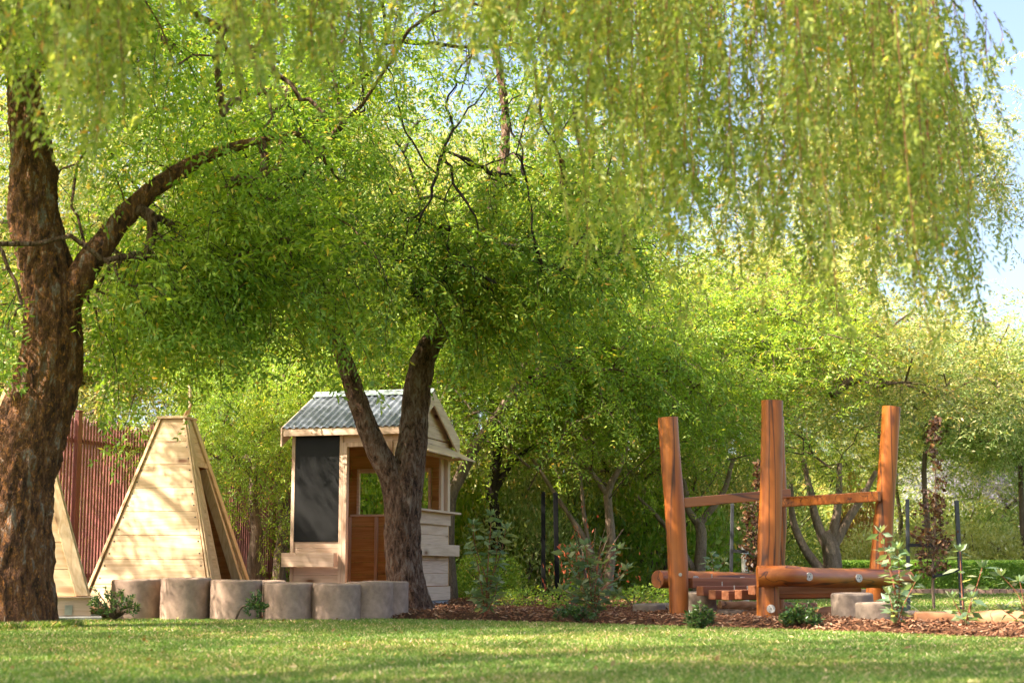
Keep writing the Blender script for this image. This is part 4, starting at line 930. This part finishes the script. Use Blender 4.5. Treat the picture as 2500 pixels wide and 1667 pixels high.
for k, (yt, yb2, px) in enumerate([(1415, 1430, 1683), (1430, 1454, 1708), (1440, 1463, 1738), (1442, 1464, 1770), (1438, 1463, 1802), (1428, 1452, 1835)]):
    d = 13.05-.10*k; s = FPX0/d; dr = np.array([.74, .67]); q = D(px, (yt+yb2)/2, d); q2 = q+np.array([dr[0]*1.42, dr[1]*1.42, 0])
    mb = MB(); mb.beam(q, q2, .075, (24 if k else 26)/s*.95); o = mb.build('hanging_plank', OP, fr, O, bev=.006)
    for t in (.2, .8):
        e = q*(1-t)+q2*t; mb = MB(); tube(mb, [e+[0, 0, -.02], e+[0, 0, .075]], [.005, .005], 6); mb.build('bolt', STEEL, o, O)
# discs and bolts: flat cylinders standing proud of the log, facing the viewer side of each beam
def disc(px, py, d, r_, par, m=DISC, nm='disc', dirn=(-.1, -1, .0), thick=.012):
    c_ = D(px, py, d); dn = np.array(dirn, float); dn /= np.linalg.norm(dn); mb = MB()
    tube(mb, [c_, c_-dn*-.0+dn*thick], [r_, r_], 28); tube(mb, [c_+dn*(thick+.0005), c_+dn*(thick+.004)], [r_*.16, r_*.14], 10, m=1)
    for a_ in (0, 2.1, 4.2): 
        e = c_+np.array([math.cos(a_), 0, math.sin(a_)])*r_*.65+dn*(thick+.0005); tube(mb, [e, e+dn*.003], [r_*.09, r_*.09], 8, m=1)
    o = mb.build(nm, [m, GREYST], par, O); return o
fb = [o for o in fr.children if o.name.startswith('front_beam')][0]; rb = [o for o in fr.children if o.name.startswith('rear_beam')][0]
po = [o for o in fr.children if o.name.startswith('post')]
bn = (.60, -.78, 0)
def beam_disc(A, B, px, off, r_, par, m=DISC, nm='disc', thick=.012, dz=0.0):
    A, B = np.array(A), np.array(B); u = unit(B-A); n_ = unit(np.array([u[1], -u[0], 0])); best = None; off += .004
    for t in np.linspace(0, 1, 400):
        P = A+(B-A)*t+n_*off; e = abs(topix([P])[0][0]-px)
        if best is None or e < best[0]: best = (e, P)
    P = best[1]+np.array([0, 0, dz]); n_ = unit(n_*.55+np.array([0, -.45, 0])); mb = MB(); tube(mb, [P-n_*.03, P+n_*thick], [r_, r_], 28); tube(mb, [P+n_*(thick+.0005), P+n_*(thick+.004)], [r_*.16, r_*.14], 10, m=1)
    e1 = unit(np.cross(n_, [0, 0, 1.]))
    for a_ in (0, 2.1, 4.2):
        e = P+(math.cos(a_)*e1+np.array([0, 0, math.sin(a_)]))*r_*.65+n_*(thick+.0005); tube(mb, [e, e+n_*.003], [r_*.09, r_*.09], 8, m=1)
    mb.build(nm, [m, GREYST], par, O)
b0, b1, b2, b3 = D(1920, 1405, 12.25), D(2000, 1410, 12.6), D(2120, 1411, 13.2), D(1849, 1407, 12.22)
beam_disc(b0, b1, 1974, .083, .032, fb); beam_disc(b1, b2, 2096, .082, .032, fb); beam_disc(b3, b0, 1902, .083, .014, fb, STEEL, 'bolt', .006)
c0, c1, c2 = D(1605, 1413, 13.2), D(1740, 1415, 13.6), D(1870, 1418, 14.05)
beam_disc(c0, c1, 1698, .076, .032, rb); beam_disc(c1, c2, 1813, .075, .032, rb)
disc(1661, 1402, 12.92, .014, po[0], STEEL, 'bolt'); disc(1882, 1485, 12.315, .032, po[1], DISC, 'disc')
# ground logs
def lying(label, pts, radii, m=LOGW, nm='lying_log'):
    o_ = pts[0].copy(); mb = MB(); tube(mb, pts, radii, 36, .07, 0, True, .006, 3); o = mb.build(nm, m, None, None)
    me = o.data; co = np.empty(len(me.vertices)*3, np.float32); me.vertices.foreach_get('co', co); co = co.reshape(-1, 3)-o_.astype(np.float32); me.vertices.foreach_set('co', co.ravel()); me.update()
    o.location = Vector([float(c) for c in o_]); return tag(o, label, 'log', 'logs lying on the bed')
lying('peeled log lying under the climbing frame between two blocks', [D(1820, 1506, 12.9), D(1930, 1503, 13.1), D(2036, 1498, 13.2)], [.055, .06, .066])
lying('halved log lying behind the low disc under the planks', [D(1757, 1478, 14.6), D(1850, 1480, 14.7), D(1990, 1482, 14.9)], [.045, .045, .045])
lying('short peeled log right of the stepping blocks', [D(2236, 1514, 11.4), D(2290, 1513, 11.4), D(2345, 1515, 11.4)], [.06, .062, .058])
lying('long peeled log running out at the right picture edge', [D(2376, 1516, 11.0), D(2440, 1512, 10.9), D(2500, 1515, 10.8), D(2640, 1518, 10.6)], [.062, .068, .065, .07])

# ------------------------------------------------------------ STAKES, COPPER TREES, BOLLARD LIGHT
def stake(label, a_, b_, d, wd, m=BLACK, grp='tree stakes'):
    mb = MB(); p, q = D(*a_, d), D(*b_, d); p[2] = min(p[2], .0); mb.beam(p, q, wd, wd, up=(0, 1, 0))
    o = mb.build('tree_stake', m, None, p, bev=.004); o.location = Vector([float(c) for c in p]); return tag(o, label, 'stake', grp)
stake('left black stake of the pair between playhouse and climbing frame', (1327, 1470), (1326, 1200), 19, .05)
stake('right black stake of the pair between playhouse and climbing frame', (1361, 1480), (1356, 1202), 17.4, .052)
stake('dark stake behind the rails between left and middle posts', (1783, 1470), (1788, 1229), 17.0, .035, GREYST)
stake('dark grey stake left of the copper leaved young tree', (2218, 1485), (2215, 1218), 16.6, .036, GREYST)
stake('dark grey stake right of the copper leaved young tree', (2349, 1480), (2335, 1221), 16.6, .042, GREYST)
def strap(label, a_, b_, d, wd=.035):
    mb = MB(); mb.beam(D(*a_, d), D(*b_, d-.0), .006, wd); o = mb.build('tie_strap', STRAP); tag(o, label, 'strap', 'tree ties')
strap('upper black tie from the left grey stake to the copper tree', (2218, 1330), (2280, 1331), 16.56, .035)
strap('lower black tie from the right grey stake to the copper tree', (2277, 1408), (2342, 1390), 16.56, .03)
strap('black tie on the stake behind the rails', (1785, 1344), (1826, 1346), 16.96)
def copper(label, pxb, pyb, d, top, spans, n, seed):
    base = D(pxb, pyb, d); base[2] = max(base[2], 0.0); r = np.random.default_rng(seed)
    t = thing('copper_tree', label, 'tree', base, 0, 'young copper leaved trees')
    q = [base, D(pxb-3, pyb-90, d), D(pxb+4, pyb-230, d), D(*top, d)]; mb = MB(); tube(mb, q, [.016, .014, .009, .003], 8, .1, rough=.002)
    P, Dd = [], []; s = d/FPX0
    for (y0, y1, xc0, xc1, hw, cnt) in spans:
        for _ in range(cnt):
            t_ = r.random(); y = y0+(y1-y0)*t_; xc = xc0+(xc1-xc0)*t_; rr_ = hw*s*(.25+.75*r.random()**.6)*(1-.35*abs(2*t_-1)); az = r.random()*6.28
            c0 = D(xc, y+14, d); e = D(xc, y, d)+np.array([math.cos(az)*rr_, math.sin(az)*rr_, 0])
            tube(mb, [c0, (c0+e)/2+[0, 0, .01], e], [.004, .003, .0015], 4)
            for _k in range(11): P.append(c0+(e-c0)*r.uniform(.3, 1.05)+r.normal(size=3)*.022); Dd.append(unit(e-c0+r.normal(size=3)*.12+np.array([0, 0, -.06])))
    mb.build('trunk', B_PALE, t, base)
    P, Dd = np.array(P), unit(np.array(Dd)); Sn = unit(np.cross(Dd, r.normal(size=P.shape))); l_ = .028+.03*r.random(len(P)); mb = MB(); leafquads(mb, P, Dd, Sn, l_, l_*.8); mb.build('crown', L_COPPER, t, base)
copper('slim young tree with copper brown leaves tied between two grey stakes', 2280, 1484, 16.6, (2281, 1015), [(1225, 1400, 2278, 2276, 56, 62), (1040, 1230, 2286, 2282, 28, 22), (1020, 1050, 2281, 2284, 12, 8)], 0, 5)
copper('young tree with dark copper leaves mostly hidden behind the middle log post', 1850, 1480, 16.8, (1862, 1110), [(1180, 1390, 1848, 1838, 40, 64), (1120, 1190, 1860, 1855, 20, 20)], 0, 6)
mb = MB(); p = D(1818, 1395, 18); tube(mb, [(p[0], 18, .0), (p[0], 18, p[2]+.0)], [.045, .045], 20); tube(mb, [(p[0], 18, p[2]+.001), (p[0], 18, D(0, 1352, 18)[2])], [.034, .034], 20, m=1); tube(mb, [(p[0], 18, D(0, 1351, 18)[2]), (p[0], 18, D(0, 1330, 18)[2])], [.048, .040], 20)
tag(mb.build('path_light', [STEEL, DISC]), 'silver cylindrical path light beside the stake behind the rails', 'lamp')

# ------------------------------------------------------------ SMALL SHRUBS AND SAPLINGS
def small_shrub(label, px, pyb, d, wpx, hpx, seed, n=70, bent=None, grp='small glossy shrubs at the bed edge'):
    r = np.random.default_rng(seed); s = d/FPX0; base = D(px, pyb, d); W2, H2 = wpx*s/2, hpx*s
    t = thing('glossy_shrub', label, 'shrub', base, 0, grp); st = MB(); P, Dd, l_ = [], [], []
    root = base.copy() if bent is None else D(*bent, d)
    for _ in range(n):
        v = unit(r.normal(size=3)); v[2] = abs(v[2])*1.0; c_ = base+np.array([v[0]*W2, v[1]*W2, H2*(.36+.62*v[2]*(.5+.5*r.random()) - .22*r.random())])*1.0
        c_ = base+(c_-base)*(.75+.38*r.random()); c_[2] = max(c_[2], base[2]+H2*.18)
        if bent is None: tube(st, [root, root+(c_-root)*.5+[0, 0, .02], c_], [.004, .003, .002], 4)
        ax = unit((c_-base)*1.0+np.array([0, 0, H2*.3])+r.normal(size=3)*.04)
        for k in range(9):
            az = k*2.4+r.random(); e1 = unit(np.cross(ax, [.3, .2, 1.])); e2 = np.cross(ax, e1); f = .35+.25*(k % 3)
            P.append(c_-ax*.012*k*.5); Dd.append(unit(ax*f+(math.cos(az)*e1+math.sin(az)*e2)*.8)); l_.append(.034*(.75+.5*r.random()))
    if bent is not None: tube(st, [root, root+(base-root)*.3+[0, 0, H2*.35], base+[0, 0, H2*.45], base+[.0, 0, H2*.8]], [.011, .009, .007, .003], 7, .03)
    else: tube(st, [base-[0, 0, .03], base+[0, 0, H2*.5]], [.008, .005], 6)
    P, Dd, l_ = np.array(P), np.array(Dd), np.array(l_); Sn = unit(np.cross(Dd, r.normal(size=P.shape)*.5+np.array([0, 0, 1.])))
    st.build('stems', B_FAR, t, base); mb = MB(); leafquads(mb, P, Dd, Sn, l_, l_*.5); mb.build('foliage', L_SHRUB, t, base)
small_shrub('dark glossy shrub beside the leftmost bollard and tipi slab', 280, 1512, 12.95, 128, 96, 1, 75)
small_shrub('small bent shrub leaning in front of the third bollard', 624, 1508, 12.9, 54, 82, 2, 34, bent=(575, 1512))
small_shrub('low glossy shrub at the bed edge below the red stemmed sapling', 1405, 1516, 12.3, 105, 50, 3, 55)
small_shrub('upright glossy shrub in front of the leftmost log post', 1711, 1538, 11.1, 64, 80, 4, 60)
small_shrub('round glossy shrub right of the middle log post', 1954, 1537, 11.1, 98, 80, 5, 90)
def sapling(label, px, pyb, d, stems, seed, ll=.085, dens=1.0, lm=L_SAP, grp='leafy saplings in the bed'):
    r = np.random.default_rng(seed); base = D(px, pyb, d)
    t = thing('leafy_sapling', label, 'plant', base, 0, grp); st = MB(); P, Dd, l_ = [], [], []
    for pts in stems:
        dd_ = d+r.uniform(-.15, .15); q = [base]+[D(a_, b_, dd_) for a_, b_ in pts]; Q, Rr = smooth_path(q, np.linspace(.0055, .002, len(q)), .03)
        tube(st, Q, Rr, 6, None)
        for i_ in range(3, len(Q)):
            if r.random() > dens: continue
            az = i_*1.3+r.random()*.5
            for s_ in (0, math.pi):
                o_ = np.array([math.cos(az+s_), math.sin(az+s_), .15+r.normal()*.3-.2]); L_ = ll*(.55+.6*r.random())
                P.append(Q[i_]+unit(o_)*.012); Dd.append(unit(o_)); l_.append(L_*1.15)
        for k in range(5):
            az = k*1.26; P.append(Q[-1]); Dd.append(unit(np.array([math.cos(az)*.6, math.sin(az)*.6, .6]))); l_.append(ll*.8)
    P, Dd, l_ = np.array(P), np.array(Dd), np.array(l_); Sn = unit(np.cross(Dd, np.array([0, 0, 1.])+.5*r.normal(size=P.shape)))
    st.build('stems', B_TWIG, t, base); mb = MB(); leafquads(mb, P, Dd, Sn, l_*1.1, l_*.5); mb.build('foliage', lm, t, base)
sapling('tall leafy sapling with reddish stems right of the playhouse', 1185, 1504, 13.0, [[(1190, 1400), (1197, 1300), (1200, 1258)], [(1200, 1420), (1225, 1340), (1235, 1290)], [(1175, 1430), (1165, 1370), (1150, 1340)], [(1205, 1460), (1215, 1420)], [(1170, 1470), (1150, 1450)], [(1190, 1430), (1160, 1330), (1155, 1280)], [(1195, 1430), (1210, 1370), (1215, 1310)]], 11, .09)
sapling('bushy sapling with broad leaves right of the black stakes', 1448, 1502, 13.0, [[(1440, 1420), (1432, 1350), (1428, 1330)], [(1460, 1430), (1490, 1360), (1510, 1340)], [(1425, 1440), (1400, 1390), (1380, 1350)], [(1470, 1440), (1510, 1410), (1530, 1390)], [(1430, 1470), (1395, 1450), (1375, 1440)], [(1455, 1420), (1465, 1350), (1475, 1325)], [(1420, 1440), (1410, 1370), (1405, 1340)], [(1475, 1460), (1510, 1450)]], 12, .095)
sapling('red stemmed sapling in front of the right end of the front beam', 2188, 1540, 10.6, [[(2185, 1450), (2165, 1360), (2150, 1300)], [(2195, 1450), (2195, 1380), (2190, 1340)], [(2205, 1480), (2235, 1420)], [(2180, 1490), (2170, 1450)], [(2188, 1460), (2178, 1400), (2170, 1350)]], 13, .085)
sapling('thin red stemmed sapling in front of the log at the right', 2357, 1548, 10.3, [[(2350, 1470), (2346, 1400), (2344, 1345)], [(2370, 1480), (2388, 1420), (2398, 1385)], [(2345, 1500), (2325, 1460)], [(2362, 1500), (2372, 1460)]], 14, .08, .8)
sapling('sapling reaching in at the right picture edge', 2512, 1545, 10.4, [[(2490, 1460), (2460, 1420), (2445, 1405)], [(2500, 1470), (2490, 1420)], [(2480, 1510), (2450, 1490)]], 15, .08, .8)
sapling('small red stemmed plant behind the rear beam', 1748, 1440, 16.0, [[(1742, 1390), (1738, 1355)], [(1755, 1390), (1768, 1370)], [(1745, 1400), (1728, 1375)]], 16, .075)
